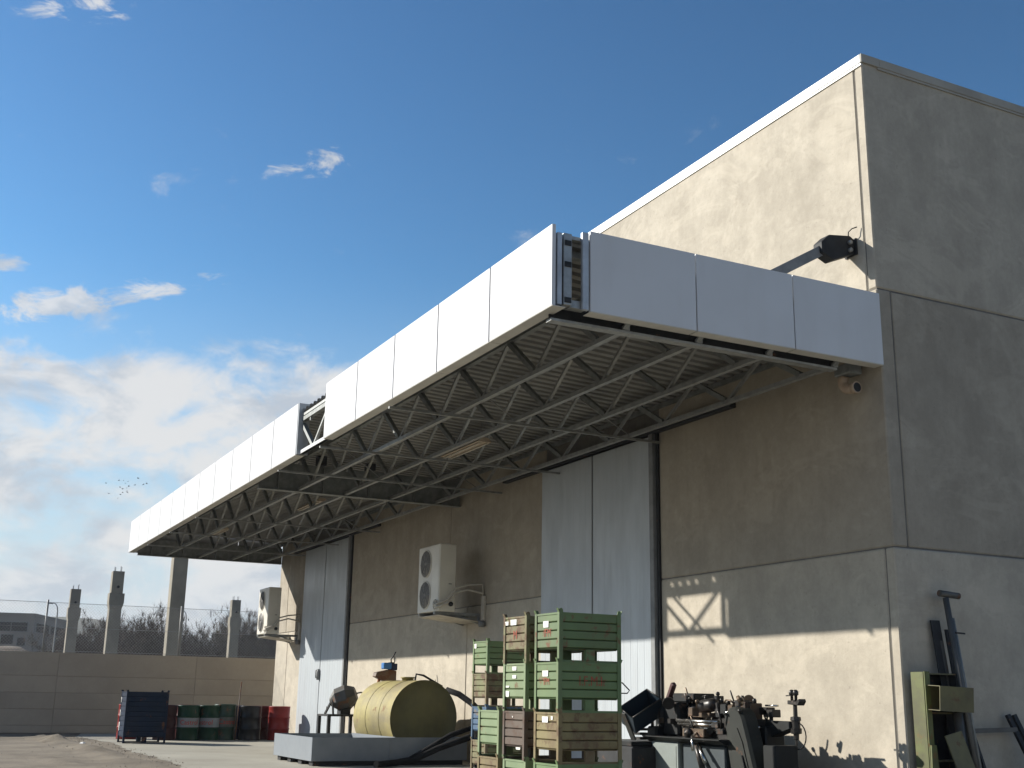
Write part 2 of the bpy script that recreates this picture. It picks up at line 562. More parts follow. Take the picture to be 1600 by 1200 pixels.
# middle row: the front panel runs to the corner, its end seen on the end wall
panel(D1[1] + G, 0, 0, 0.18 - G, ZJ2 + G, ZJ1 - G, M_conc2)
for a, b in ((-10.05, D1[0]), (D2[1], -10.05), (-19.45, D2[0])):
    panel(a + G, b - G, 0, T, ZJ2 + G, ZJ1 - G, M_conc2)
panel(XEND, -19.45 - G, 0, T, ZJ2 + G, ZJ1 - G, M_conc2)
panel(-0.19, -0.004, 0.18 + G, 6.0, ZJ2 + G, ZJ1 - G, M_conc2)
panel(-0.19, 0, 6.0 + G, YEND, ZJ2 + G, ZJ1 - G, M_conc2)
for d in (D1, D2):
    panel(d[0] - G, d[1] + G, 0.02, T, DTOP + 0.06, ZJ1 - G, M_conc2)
# top row
panel(-10.2 + G, -0.12 - G, 0, T, ZJ1 + G, ZTOP)
panel(XEND, -10.2 - G, 0, T, ZJ1 + G, ZTOP)
panel(-0.12 + G, 0, 0, 6.0, ZJ1 + G, ZTOP)
panel(-0.19, 0, 6.0 + G, YEND, ZJ1 + G, ZTOP)
# hidden sides
panel(XEND, XEND + T, T + G, YEND, 0, ZTOP, name='rear_wall')
panel(XEND + T, -T, YEND - T, YEND, 0, ZTOP, name='rear_wall')
# coping, folded sheet with a drip line
cp = MB()
cp.box(XEND - 0.02, -0.002, -0.022, 0.22, ZTOP - 0.01, ZTOP + 0.085)
cp.build('coping', M_coping, bld, bevel=0.004)
MB().box(XEND - 0.012, -0.002, -0.014, 0.2, ZTOP - 0.035, ZTOP - 0.012).build('coping_drip', M_coping, bld)
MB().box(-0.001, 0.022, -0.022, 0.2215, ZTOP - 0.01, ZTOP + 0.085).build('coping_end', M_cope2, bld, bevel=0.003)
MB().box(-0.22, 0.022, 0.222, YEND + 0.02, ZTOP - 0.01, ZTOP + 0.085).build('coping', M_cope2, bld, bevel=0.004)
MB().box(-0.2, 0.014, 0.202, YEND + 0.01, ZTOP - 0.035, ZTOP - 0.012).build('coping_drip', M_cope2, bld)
MB().box(XEND + 0.1, -0.21, 0.21, YEND - 0.1, ZTOP - 0.04, ZTOP + 0.02).build('roof', M_galvd, bld)


def leaf_mesh(x0, x1, z0, z1, y):
    """door leaf: ribbed sheet with shallow vertical grooves"""
    prof = []
    k = 9
    w = (x1 - x0) / k
    for i in range(k):
        a = x0 + i * w
        prof += [(a + 0.006, 0.0022), (a + 0.009, 0.0)]
        for j in (1, 2):
            c = a + w * j / 3
            prof += [(c - 0.003, 0.0), (c, 0.0010), (c + 0.003, 0.0)]
        prof += [(a + w - 0.009, 0.0), (a + w - 0.006, 0.0022)]
    b = MB()
    b.sheet(prof, lambda u, v, a: (u, y + v, a), z0, z1)
    b.box(x0, x1, y + 0.0042, y + 0.04, z0, z1)
    return b


for di, (d, nm) in enumerate(((D1, 'near'), (D2, 'far'))):
    x0, x1 = d
    mid = (x0 + x1) / 2 - 0.06
    y = -0.056
    door = MB().box(x0 - 0.02, x1 - 0.145, y + 0.0402, y + 0.05, 0.06, DTOP - 0.02).build('sliding_door', M_dark, bld)
    leaf_mesh(x0 - 0.02, mid - 0.017, 0.05, DTOP - 0.03, y).build('door_leaf', M_door, door, fix=False)
    leaf_mesh(mid + 0.017, x1 - 0.14, 0.05, DTOP - 0.03, y).build('door_leaf', M_door, door, fix=False)
    MB().box(mid - 0.0165, mid + 0.0165, y + 0.02, y + 0.039, 0.05, DTOP - 0.03).build('rubber_seal', M_dark, door)
    MB().box(x1 - 0.132, x1 - 0.045, y - 0.012, 0.0, 0.0, DTOP).build('jamb_post', M_post, door, bevel=0.004)
    MB().box(x1 - 0.032, x1 + 0.012, y + 0.03, 0.0, 0.0, DTOP + 0.02).build('jamb_seal', M_dark, door)
    MB().box(x0 - (1.25 if di == 0 else 0.9), x1 + 1.55, y - 0.03, 0.0, DTOP, DTOP + 0.075).build('door_track', M_dark, door, bevel=0.004)
    h = MB()
    h.tube([(mid - 0.09, y - 0.002, 1.28), (mid - 0.09, y - 0.05, 1.31), (mid - 0.09, y - 0.05, 1.45), (mid - 0.09, y - 0.002, 1.48)], 0.012, 6)
    h.build('handle', M_dark, door)
    h = MB().lathe([(0.001, 0), (0.035, 0), (0.045, 0.10), (0.045, 0.16), (0.03, 0.22), (0.001, 0.22)], 10, Matrix.Translation((mid, y - 0.025, 1.26)))
    h.build('lock_case', M_post, door)
    if di == 0:
        for hx in (-6.28, -4.72):
            MB().tube([(hx, y - 0.001, 1.92), (hx, y - 0.06, 1.92), (hx + 0.09, y - 0.06, 1.92), (hx + 0.09, y - 0.001, 1.92)], 0.014, 6).build('pull_ring', M_dark, door)

# ---------------------------------------------------------------- canopy
CZ0, CZ1, CW = 4.782, 4.068, 3.588
X0, PW = 0.03, 1.1984
can = thing('canopy', 'white panelled steel truss canopy along the factory front', 'canopy', (-10.0, 0, CZ1))
XG0 = X0 - 5 * PW                   # the missing panel leaves a gap
XG1 = XG0 - 1.181
XF = XG1 - 11 * PW
PT = 0.035


def fascia(x0, x1):
    b = MB().box(x0 + 0.012, x1 - 0.012, -CW, -CW + PT, CZ1, CZ0)
    o = b.build('fascia_panel', M_white, can, bevel=0.003)
    MB().box(x0 + 0.0055, x1 - 0.0055, -CW + 0.002, -CW + 0.125, CZ1 - 0.006, CZ1 - 0.001).build('return_lip', M_lip, o)
    return o


for xa, xb_ in ((XG0 + 0.03, X0 - 0.06), (XF + 0.03, XG1 - 0.03)):
    MB().box(xa, xb_, -CW + 0.016, -CW + PT - 0.004, CZ1 + 0.02, CZ0 - 0.02).build('joint_backing', M_post, can)
for i in range(5):
    fascia(X0 - (i + 1) * PW, X0 - i * PW)
for i in range(11):
    fascia(XG1 - (i + 1) * PW, XG1 - i * PW)
EY = [-3.232, -2.15, -1.063, 0.0]
for a, b in zip(EY[:-1], EY[1:]):
    o = MB().box(X0 - PT, X0, a + 0.006, b - 0.006 if b < 0 else b - 0.002, CZ1, CZ0).build('end_panel', M_white, can, bevel=0.003)
    MB().box(X0 - 0.125, X0 - 0.002, a + 0.0065, b - 0.0065, CZ1 - 0.006, CZ1 - 0.001).build('return_lip', M_lip, o)
# edge channels of the open corner and of the gap
MB().box(X0 - 0.04, X0 - 0.003, -3.300, -3.240, CZ1 + 0.005, CZ0 - 0.02).build('edge_channel', M_whitedge, can, bevel=0.004)
MB().box(X0 - 0.12, X0 - 0.02, -CW + 0.055, -CW + 0.10, CZ1 + 0.02, CZ0 - 0.06).build('corner_post', M_whitedge, can, bevel=0.004)
MB().box(X0 - 0.16, X0 - 0.03, -CW + 0.12, -CW + 0.20, CZ1 + 0.03, CZ0 - 0.05).build('corner_post', M_galv, can, bevel=0.004)
for z in (CZ1 + 0.05, CZ0 - 0.16, CZ0 - 0.35):
    MB().box(X0 - 0.165, X0 - 0.022, -CW + 0.13, -CW + 0.19, z, z + 0.045).build('bolt_plate', M_dark, can)
MB().box(X0 - 0.13, X0 - 0.045, -3.40, -3.245, CZ1 + 0.02, CZ1 + 0.085).build('corner_rail', M_galv, can)
MB().box(X0 - 0.13, X0 - 0.045, -3.40, -3.245, CZ0 - 0.09, CZ0 - 0.06).build('corner_rail', M_galv, can)
MB().box(XG1 - 0.003, XG1 + 0.02, -CW + 0.005, -CW + 0.16, CZ1 + 0.004, CZ0 - 0.004).build('edge_channel', M_whitedge, can)
MB().box(XG0 - 0.02, XG0 + 0.003, -CW + 0.04, -CW + 0.12, CZ1 + 0.004, CZ0 - 0.004).build('edge_channel', M_whitedge, can)
MB().box(XG1 + 0.021, XG0 - 0.021, -CW + 0.05, -CW + 0.11, CZ1 + 0.01, CZ1 + 0.055).build('bottom_rail', M_white, can)
# far end closed by plain panels
for i in range(3):
    a, b = EY[i] - (0.3 if i == 0 else 0), EY[i + 1]
    MB().box(XF + 0.006, XF + PT, a + 0.006, b - 0.006, CZ1 - 0.002, CZ0).build('end_panel', M_white, can)


def roof_z(y):                       # falls back towards the wall
    t = (y + CW) / CW
    return 4.665 - 0.17 * t


# ribbed roof sheet: ribs run from the eave to the wall
prof = []
x = XF + 0.05
while x + 0.163 < X0 - 0.06:
    prof += [(x, 0.0), (x + 0.075, 0.0), (x + 0.09, 0.042), (x + 0.142, 0.042), (x + 0.157, 0.0)]
    x += 0.163
rb = MB()
vs, fs = [], []
for yy in (-CW + 0.06, 0.004):
    for u, v in prof:
        vs.append((u, yy, roof_z(yy) + v))
n = len(prof)
fs = [(i, i + 1, i + 1 + n, i + n) for i in range(n - 1)]
rb.add(vs, fs)
rb.build('roof_sheet', M_roof, can, fix=False)
MB().box(XF + 0.05, X0 - 0.05, -0.10, -0.001, roof_z(0) + 0.045, roof_z(0) + 0.12).build('light_leak_strip', M_galvd, can)  # added strip closing light leaks between roof ribs and wall
MB().box(XF + 0.05, X0 - 0.05, -0.03, -0.001, roof_z(0) - 0.06, roof_z(0) - 0.004).build('wall_angle', M_galvd, can)

# five trusses parallel to the wall
TY = [-3.50, -2.76, -2.0, -1.22, -0.44]
ZB = 4.045
NODE0 = -0.62                        # first bottom node
for ti, ty in enumerate(TY):
    ZB = 4.045 if ti else 4.10
    zt = roof_z(ty) - 0.075
    b = MB()
    b.box(XF + 0.1, -0.14, ty - 0.026, ty + 0.026, ZB - 0.022, ZB + 0.022)
    tr = b.build('truss', M_galv, can)
    MB().box(XF + 0.1, -0.14, ty - 0.03, ty + 0.03, zt - 0.055, zt).build('top_chord', M_galvd, tr)
    d1 = d2 = None
    k = 0
    xb = NODE0
    while xb - 0.6 > XF + 0.2:
        if xb + 0.6 < -0.1:
            if d1 is None:
                d1 = MB().bar((xb + 0.02, ty, ZB + 0.02), (xb + 0.58, ty, zt - 0.05), 0.03, 0.035, (0, 1, 0)).build('diagonal', M_galv, tr)
                d1x = xb
            else:
                inst(d1, tr, (xb - d1x, 0, 0))
        if d2 is None:
            d2 = MB().bar((xb - 0.02, ty, ZB + 0.02), (xb - 0.58, ty, zt - 0.05), 0.052, 0.052, (0, 1, 0)).build('diagonal', M_galvd, tr)  # darker steel paints the shaded faces of this set of diagonals
            d2x = xb
        else:
            inst(d2, tr, (xb - d2x, 0, 0))
        xb -= 1.2
ZB = 4.045
# eave rail over the outer truss, with short stubs, and purlin above the others
MB().box(XF + 0.08, -0.12, -CW + 0.06, -CW + 0.11, 4.60, 4.635).build('eave_rail', M_galv, can)
stub = None
xb = -0.5
while xb > XF + 0.3:
    if stub is None:
        stub = MB().box(xb - 0.012, xb + 0.012, -CW + 0.07, -CW + 0.10, 4.48, 4.605).build('eave_stub', M_galv, can)
        sx0 = xb
    else:
        inst(stub, can, (xb - sx0, 0, 0))
    xb -= 0.9
# cross ties under the trusses
tie = None
for xt in (-3.76, -6.2, -8.1, -13.4, -15.75, -18.1):
    if tie is None:
        tie = MB().box(xt - 0.014, xt + 0.014, TY[0] - 0.05, -0.02, ZB - 0.05, ZB - 0.024).build('cross_tie', M_galv, can)
        tx0 = xt
    else:
        inst(tie, can, (xt - tx0, 0, 0))
# sag rods in the plane of the trusses
for xt in (-3.76, -8.1, -13.4):
    for ya, yb2 in ((TY[1], TY[2]), (TY[3], TY[4])):
        MB().tube([(xt, ya, roof_z(ya) - 0.1), (xt, yb2, ZB)], 0.008, 5).build('sag_rod', M_galv, can)
        MB().tube([(xt + 0.02, ya, ZB), (xt + 0.02, yb2, roof_z(yb2) - 0.1)], 0.008, 5).build('sag_rod', M_galv, can)
# deep plate girder carrying the canopy at mid length and at both ends
for xg, dz in ((-9.72, 0.40), (XF + 0.14, 0.34)):
    b = MB()
    b.box(xg - 0.015, xg + 0.015, -3.40, -0.01, ZB - 0.03, ZB + dz)
    b.box(xg - 0.07, xg + 0.07, -3.40, -0.01, ZB - 0.042, ZB - 0.031)
    gd = b.build('girder', M_galvd, can)
    for yy in (-3.1, -2.38, -1.62, -0.84):
        MB().box(xg + 0.016, xg + 0.075, yy - 0.01, yy + 0.01, ZB - 0.03, ZB + dz - 0.02).build('stiffener', M_galvd, gd)
for xg in (-9.72,):
    for yy in (-3.2, -2.42, -1.6):
        MB().box(xg - 0.1, xg + 0.1, yy - 0.06, yy + 0.06, ZB + 0.41, roof_z(yy) - 0.01).build('girder_post', M_dark, can)
# near end beam with its stubs out to the end panels
MB().box(-0.24, -0.15, TY[0], -0.42, ZB - 0.045, ZB - 0.024).build('end_beam', M_galv, can)
MB().box(-0.20, -0.185, TY[0], -0.42, ZB - 0.023, ZB + 0.12).build('end_beam_web', M_dark, can)
for yy in TY[1:]:
    MB().bar((-0.15, yy - 0.02, ZB - 0.01), (X0 - 0.11, yy - 0.02, CZ1 + 0.012), 0.05, 0.02).build('end_stub', M_galv, can)
MB().box(-0.20, -0.13, TY[0], -0.05, CZ0 - 0.2, CZ0 - 0.14).build('end_top_beam', M_galvd, can)
# tie bar from a bracket on the wall down to the canopy
b = MB()
hexp = [(-0.33, 0.0), (-0.24, 0.115), (0.02, 0.09), (0.10, 0.03), (0.10, -0.10), (-0.2, -0.125), (-0.33, -0.06)]
br = MB().prism([(-0.44, 5.22), (-0.44, 5.33), (-0.34, 5.42), (-0.07, 5.46), (-0.02, 5.43), (-0.02, 5.28), (-0.30, 5.16)],
                lambda u, v, a: (a, u, v), -0.37, -0.24).build('tie_bracket', M_dark, can, bevel=0.006)
MB().box(-0.39, -0.22, -0.018, -0.001, 5.27, 5.44).build('wall_plate', M_dark, br)
for zz in (5.30, 5.38):
    MB().lathe([(0.001, 0), (0.022, 0), (0.022, 0.03), (0.001, 0.03)], 8, Matrix.Translation((-0.24, -0.09, zz)) @ Euler((0, R(90), 0)).to_matrix().to_4x4()).build('bolt', M_galv, br)
MB().bar((-0.305, -0.30, 5.32), (-0.305, -1.35, 4.70), 0.05, 0.10, (0, 0, 1)).build('tie_bar', M_post, can)
MB().tube([(-0.28, -0.06, 5.45), (-0.25, -0.08, 5.50), (-0.22, -0.06, 5.53), (-0.18, -0.03, 5.54)], 0.006, 5).build('loose_wire', M_dark, can)
br2 = inst(br, can, (-12.5, 0, 0))
MB().bar((-12.875, -0.30, 5.32), (-12.875, -1.35, 4.70), 0.05, 0.10, (0, 0, 1)).build('tie_bar', M_post, can)
# gutter outlet elbow at the wall
MB().box(-0.42, -0.20, -0.22, -0.06, 4.02, 4.12).build('outlet_box', M_galvd, can, bevel=0.008)
el_ = MB().tube([(-0.36, -0.14, 4.03), (-0.385, -0.14, 3.985), (-0.38, -0.14, 3.935), (-0.345, -0.14, 3.90), (-0.29, -0.14, 3.885), (-0.20, -0.14, 3.88)], 0.052, 16).build('drain_elbow', M_pvc, can)
MB().tube([(-0.235, -0.14, 3.8815), (-0.20, -0.14, 3.88), (-0.196, -0.14, 3.88)], [0.06, 0.06, 0.058], 16).build('pipe_collar', M_pvc, el_)
MB().tube([(-0.197, -0.14, 3.88), (-0.1945, -0.14, 3.88)], 0.046, 16).build('mouth_shade', M_dark, el_)  # dark disc painting the shaded inside of the pipe end

# strip lights hung below the trusses
grp = 'strip lights under the canopy'
fx = None
for i, (lx, ly) in enumerate(((-6.35, -1.45), (-12.3, -1.75), (-16.9, -2.35))):
    if fx is None:
        t = thing('strip_light', 'unlit strip light', 'light fixture', (lx, ly, 4.22), grp)
        t['label'] = 'unlit strip light hanging under the canopy behind the missing fascia panel'
        MB().prism([(-0.10, 0.0), (0.10, 0.0), (0.05, 0.06), (-0.05, 0.06)], lambda u, v, a: (a, u, v), -0.62, 0.62).build('housing', mat('fixture_tin', (0.50, 0.42, 0.32), (0.40, 0.31, 0.23), scale=5, rough=0.5), t, off=(0, 0, 0))
        for s in (-0.05, 0.05):
            MB().tube([(-0.58, s, -0.014), (0.58, s, -0.014)], 0.012, 8).build('tube', mat('dead_tube', (0.6, 0.55, 0.46), rough=0.3), t, off=(0, 0, 0))
        for s in (-0.5, 0.5):
            MB().tube([(s, 0, 0.06), (s, 0, 0.30)], 0.006, 5).build('hanger', M_galv, t, off=(0, 0, 0))
        fx = t
    else:
        c = copy_tree(fx)
        c.location = (lx, ly, 4.22)
        c['label'] = ('', 'unlit strip light hanging between the canopy plate girder and the door by the drums', 'unlit strip light hanging at the canopy end closest to the drums')[i]


# ---------------------------------------------------------------- air conditioners
def ac_unit(loc, label):
    """origin on the wall at the bottom of the casing; x along the wall, y out is negative"""
    x, z = loc
    t = thing('air_conditioner', label, 'air conditioner', (x, -0.002, z), 'twin fan air conditioners on the front wall')
    Z = (0, 0, 0)
    y0, y1, w, h = -0.75, -0.47, 0.84, 1.03
    MB().box(0, w, y0, y1, 0, h).build('casing', M_ac, t, off=Z, bevel=0.012)
    for k in (0, 1):
        cz = 0.27 + k * 0.485
        g = MB()
        g.lathe([(0.001, 0), (0.205, 0), (0.205, 0.012), (0.001, 0.012)], 28, Matrix.Translation((0.31, y0 - 0.001, cz)) @ Euler((R(90), 0, 0)).to_matrix().to_4x4())
        gr = g.build('fan_grille', M_grille, t, off=Z)
        rg = MB()
        for rr in (0.06, 0.11, 0.16):
            rg.tube([(0.31 + rr * math.cos(a * math.pi / 12), y0 - 0.016, cz + rr * math.sin(a * math.pi / 12)) for a in range(25)], 0.004, 4, False)
        for a in range(8):
            rg.tube([(0.31 + 0.03 * math.cos(a * math.pi / 4), y0 - 0.018, cz + 0.03 * math.sin(a * math.pi / 4)), (0.31 + 0.2 * math.cos(a * math.pi / 4), y0 - 0.018, cz + 0.2 * math.sin(a * math.pi / 4))], 0.004, 4, False)
        rg.build('guard_wire', M_post, gr, off=Z)
        q = [(0.31 + 0.213 * math.cos(a * math.pi / 16), y0 - 0.006, cz + 0.213 * math.sin(a * math.pi / 16)) for a in range(33)]
        MB().tube(q, 0.010, 6, False).build('guard_rim', M_ac, gr, off=Z)
    MB().box(0.56, w - 0.02, y0 - 0.004, y0 - 0.001, 0.03, h - 0.04).build('service_cover', M_ac, t, off=Z, bevel=0.001)
    MB().box(w + 0.001, w + 0.008, y0 + 0.16, y0 + 0.21, 0.41, 0.425).build('maker_plate', M_grille, t, off=Z)
    MB().lathe([(0.001, 0), (0.035, 0), (0.035, 0.03), (0.02, 0.05), (0.001, 0.05)], 12, Matrix.Translation((w + 0.001, y1 - 0.08, 0.11)) @ Euler((0, R(90), 0)).to_matrix().to_4x4()).build('valve', M_dark, t, off=Z)
    MB().lathe([(0.001, 0), (0.03, 0), (0.03, 0.025), (0.018, 0.05), (0.001, 0.05)], 12, Matrix.Translation((w - 0.07, y0 - 0.001, 0.12)) @ Euler((R(90), 0, 0)).to_matrix().to_4x4()).build('valve', M_pipe, t, off=Z)
    for dz, kz in ((0.0, 0.0), (0.05, 0.07)):
        MB().tube([(w - 0.07, y0 - 0.05, 0.12 - dz), (w + 0.03, y0 - 0.03, 0.06 + dz), (w + 0.07, y0 + 0.12, 0.12 + dz), (w + 0.09, y0 + 0.24, 0.28 + kz), (w + 0.08, -0.30, 0.34 + kz), (w + 0.06, -0.04, 0.30 + kz * 2), (w + 0.06, -0.02, 0.25)], 0.016, 7).build('pipe', M_pipe, t, off=Z)
    MB().tube([(w - 0.07 + 0.06 * math.cos(a * math.pi / 8), y0 - 0.03, 0.10 + 0.07 * math.sin(a * math.pi / 8)) for a in range(17)], 0.011, 6, False).build('pipe_coil', M_pipe, t, off=Z)
    for bx in (0.12, w - 0.12):
        bk = MB()
        bk.box(bx - 0.02, bx + 0.02, y0 - 0.02, 0, -0.045, -0.002)
        bk.box(bx - 0.02, bx + 0.02, -0.03, 0, -0.16, -0.046)
        bk.bar((bx, -0.03, -0.145), (bx, y0 + 0.35, -0.05), 0.025, 0.025)
        bk.build('bracket', M_galv, t, off=Z)
    MB().prism([(y0 + 0.02, -0.05), (-0.02, -0.13), (-0.02, -0.138), (y0 + 0.02, -0.058)], lambda u, v, a: (a, u, v), 0.02, w - 0.02).build('drip_tray', M_pipe, t, off=Z)
    tr = MB()
    tr.box(w + 0.03, w + 0.12, -0.045, 0, -0.12, 0.26)
    tr.build('pipe_trunking', M_pipe, t, off=Z, bevel=0.006)
    MB().lathe([(0.001, 0), (0.05, 0), (0.05, 0.08), (0.001, 0.08)], 14, Matrix.Translation((w + 0.10, -0.02, -0.17)) @ Euler((R(90), 0, 0)).to_matrix().to_4x4()).build('junction_box', M_post, t, off=Z)
    return t


ac_unit((-9.57, 2.22), 'cream twin fan air conditioner on the wall between the two sliding doors')
ac_unit((-19.2, 2.26), 'cream twin fan air conditioner on the wall edge above the red drums')

# ---------------------------------------------------------------- boundary wall, fence
bw = thing('boundary_wall', 'concrete plank boundary wall behind the oil drums', 'wall', (-22.3, -4, 0))
rowz = [0.0, 0.17, 0.535, 0.905, 1.285, 1.83]
ys = [-14.3, -11.06, -7.84, -4.62, -1.4, 1.82, 5.0]
for a, b in zip(ys[:-1], ys[1:]):
    for z0, z1 in zip(rowz[:-1], rowz[1:]):
        dx = rnd.uniform(-0.003, 0.003)
        MB().box(-22.4, -22.26 + dx, a + 0.004, b - 0.004, z0 + 0.003, z1 - 0.003).build('plank', M_wall, bw, bevel=0.005)
MB().box(-22.39, -22.268, ys[0], ys[-1], 0, 1.82).build('joint_filler', mat('joint_mortar', (0.30, 0.26, 0.21), rough=0.95), bw)

fn = thing('chain_link_fence', 'chain link fence on top of the boundary wall', 'fence', (-22.33, -4, 1.83))
FZ0, FZ1 = 1.835, 2.985
for yy in (-11.3, -8.16, -5.0, -1.86, 1.28, 4.4):
    MB().tube([(-22.33, yy, 1.81), (-22.33, yy, FZ1 + 0.06)], 0.022, 8).build('post', M_wire, fn)
for zz in (FZ1, (FZ0 + FZ1) / 2, FZ0 + 0.03):
    MB().tube([(-22.345, -14, zz), (-22.345, 4.9, zz)], 0.005, 4).build('line_wire', M_wire, fn)
mb = MB()
pitch = 0.075
Hf = FZ1 - FZ0
k = -14.0 - Hf
while k < 4.9:
    for s in (1, -1):
        ya, yb_ = k, k + Hf
        za, zb = (FZ0, FZ1) if s > 0 else (FZ1, FZ0)
        lo_t = max(0.0, (-14.0 - ya) / Hf)
        hi_t = min(1.0, (4.9 - ya) / Hf)
        if hi_t > lo_t + 0.02:
            p = Vector((-22.335 + 0.003 * s, ya + Hf * lo_t, za + (zb - za) * lo_t))
            q = Vector((-22.335 + 0.003 * s, ya + Hf * hi_t, za + (zb - za) * hi_t))
            mb.tube([p, q], 0.0019, 3, False)
    k += pitch
ms = mb.build('wire_mesh', M_wire, fn, fix=False)
ms['kind'] = 'stuff'


# ---------------------------------------------------------------- unfinished columns beyond the wall
def column(x, y, top, w, label, corb=0.62):
    t = thing('concrete_column', label, 'column', (x, y, 0), 'bare precast columns beyond the boundary wall')
    Z = (0, 0, 0)
    h = w / 2
    MB().box(-h, h, -h, h, 0, top - 1.9).build('shaft', M_col, t, off=Z, bevel=0.02)
    MB().prism([(-h - 0.0, top - 1.899), (h + 0.0, top - 1.899), (h + 0.08, top - 1.60), (h + 0.08, top - 1.12), (-h - 0.06, top - 1.12), (-h - 0.06, top - 1.6)],
               lambda u, v, a: (a, u, v), -h - 0.01, h + 0.01).build('corbel', M_col, t, off=Z)
    MB().box(-h * 0.94, h * 0.94, -h * 0.98, h * 0.94, top - 1.119, top).build('head', M_col, t, off=Z, bevel=0.015)
    for sx in (-0.5, 0.5):
        for sy in (-0.55, 0.45):
            MB().tube([(h * sx, h * sy, top - 0.05), (h * sx, h * sy, top + rnd.uniform(0.2, 0.32))], 0.014, 5).build('starter_bar', M_dark, t, off=Z)
    MB().lathe([(0.001, 0), (0.07, 0), (0.07, 0.03), (0.001, 0.03)], 10, Matrix.Translation((h + 0.002, 0.02, top - 0.8)) @ Euler((0, R(90), 0)).to_matrix().to_4x4()).build('cast_socket', M_dark, t, off=Z)
    return t


column(-68.9, 1.05, 6.95, 0.60, 'bare concrete column beside the low grey office block')
column(-55.9, 1.5, 6.95, 0.60, 'bare concrete column standing between two others, bushes on both sides')
column(-40.0, 1.45, 8.6, 0.56, 'thick concrete column rising behind the canopy end')
column(-71.0, 11.4, 6.95, 0.60, 'bare concrete column close by the air conditioner above the red drums')

# earth bank and hills
eb = MB()
vs, fs = [], []
NX = 60
for i in range(NX + 1):
    y = -30 + 34 * i / NX
    hgt = 3.2 - 0.42 * max(0, y + 2.2) + 0.18 * mnoise.noise(Vector((y * 0.7, 0, 1))) + 0.12 * mnoise.noise(Vector((y * 2.3, 4, 1)))
    for j, (dx, hh) in enumerate(((6.5, -0.2), (3, 0.62), (0.8, 0.96), (-1, 1.0), (-6, 0.7), (-12, -0.2))):
        vs.append((-62 + dx + 0.4 * mnoise.noise(Vector((y, j, 2))), y, hgt * hh + (0.12 * mnoise.noise(Vector((y * 1.7, j * 3.1, 6))) if hh > 0 else 0)))
for i in range(NX):
    for j in range(5):
        a = i * 6 + j
        fs.append((a, a + 1, a + 7, a + 6))
eb.add(vs, fs, True)
kind(eb.build('earth_bank', M_bank), 'structure')

hb = MB()
vs, fs = [], []
NX = 90
for i in range(NX + 1):
    y = -620 + 1300 * i / NX
    ridge = 27 + 12 * math.exp(-((y - 84) / 46) ** 2) + 9 * mnoise.noise(Vector((y * 0.011, 1, 0))) + 3 * mnoise.noise(Vector((y * 0.04, 3, 0)))
    for dx, hh in ((90, -0.03), (42, 0.5), (0, 1.0), (-60, -0.03)):
        vs.append((-700 + dx, y, ridge * hh))
for i in range(NX):
    for j in range(3):
        a = i * 4 + j
        fs.append((a, a + 1, a + 5, a + 4))
hb.add(vs, fs, True)
kind(hb.build('hills', M_hill), 'structure')

# ---------------------------------------------------------------- far office block
fb = thing('office_block', 'low grey office block with strip windows beyond the earth bank', 'building', (-91.5, 1.5, 0))
A, B, Cc = Vector((-94.6, -10.1)), Vector((-91.5, 0.9)), Vector((-100.2, 4.35))
HB = 6.55


def wall_frame(p, q):
    d = (q - p)
    L = d.length
    d.normalize()
    nrm = Vector((-d.y, d.x))
    if nrm.x < 0:
        nrm = -nrm
    return d, L, nrm


def wbox(p, d, nrm, s0, s1, z0, z1, t0, t1):
    b = MB()
    vs = []
    for z in (z0, z1):
        for t in (t0, t1):
            for s in (s0, s1):
                w = p + d * s + nrm * t
                vs.append((w.x, w.y, z))
    b.add(vs, [(0, 2, 3, 1), (4, 5, 7, 6), (0, 1, 5, 4), (2, 6, 7, 3), (0, 4, 6, 2), (1, 3, 7, 5)])
    return b


Dd = A + (Cc - B)
MB().prism([(A.x, A.y), (B.x, B.y), (Cc.x, Cc.y), (Dd.x, Dd.y)], lambda u, v, a: (u, v, a), 0, HB).build('wall', M_fb, fb)
for (p, q), wins in (((A, B), ((0.9, 4.0), (4.8, 7.8), (8.6, 11.0))), ((B, Cc), ((0.6, 4.0), (4.6, 9.0)))):
    d, L, nn = wall_frame(p, q)
    wbox(p, d, nn, -0.05, L + 0.05, HB + 0.002, HB + 0.16, -0.3, 0.08).build('parapet', M_fb, fb)
    for s0, s1 in wins:
        w = wbox(p, d, nn, s0 - 0.05, s1 + 0.05, 5.28, 6.06, 0.004, 0.03).build('window', M_post, fb)
        k = max(2, int((s1 - s0) / 0.85))
        for i in range(k):
            a = s0 + (s1 - s0) * i / k
            wbox(p, d, nn, a + 0.03, s0 + (s1 - s0) * (i + 1) / k - 0.03, 5.34, 6.0, 0.031, 0.05).build('pane', M_glass, w)
d, L, nn = wall_frame(A, B)
for s0, s1, z0, z1 in ((8.2, 8.9, 4.2, 4.95), (9.1, 10.1, 4.3, 5.12), (10.3, 11.0, 4.2, 4.9), (6.5, 7.6, 4.3, 5.1)):
    w = wbox(A, d, nn, s0, s1, z0, z1, 0.004, 0.03).build('window', M_post, fb)
    wbox(A, d, nn, s0 + 0.06, s1 - 0.06, z0 + 0.06, z1 - 0.06, 0.031, 0.05).build('pane', M_glass, w)


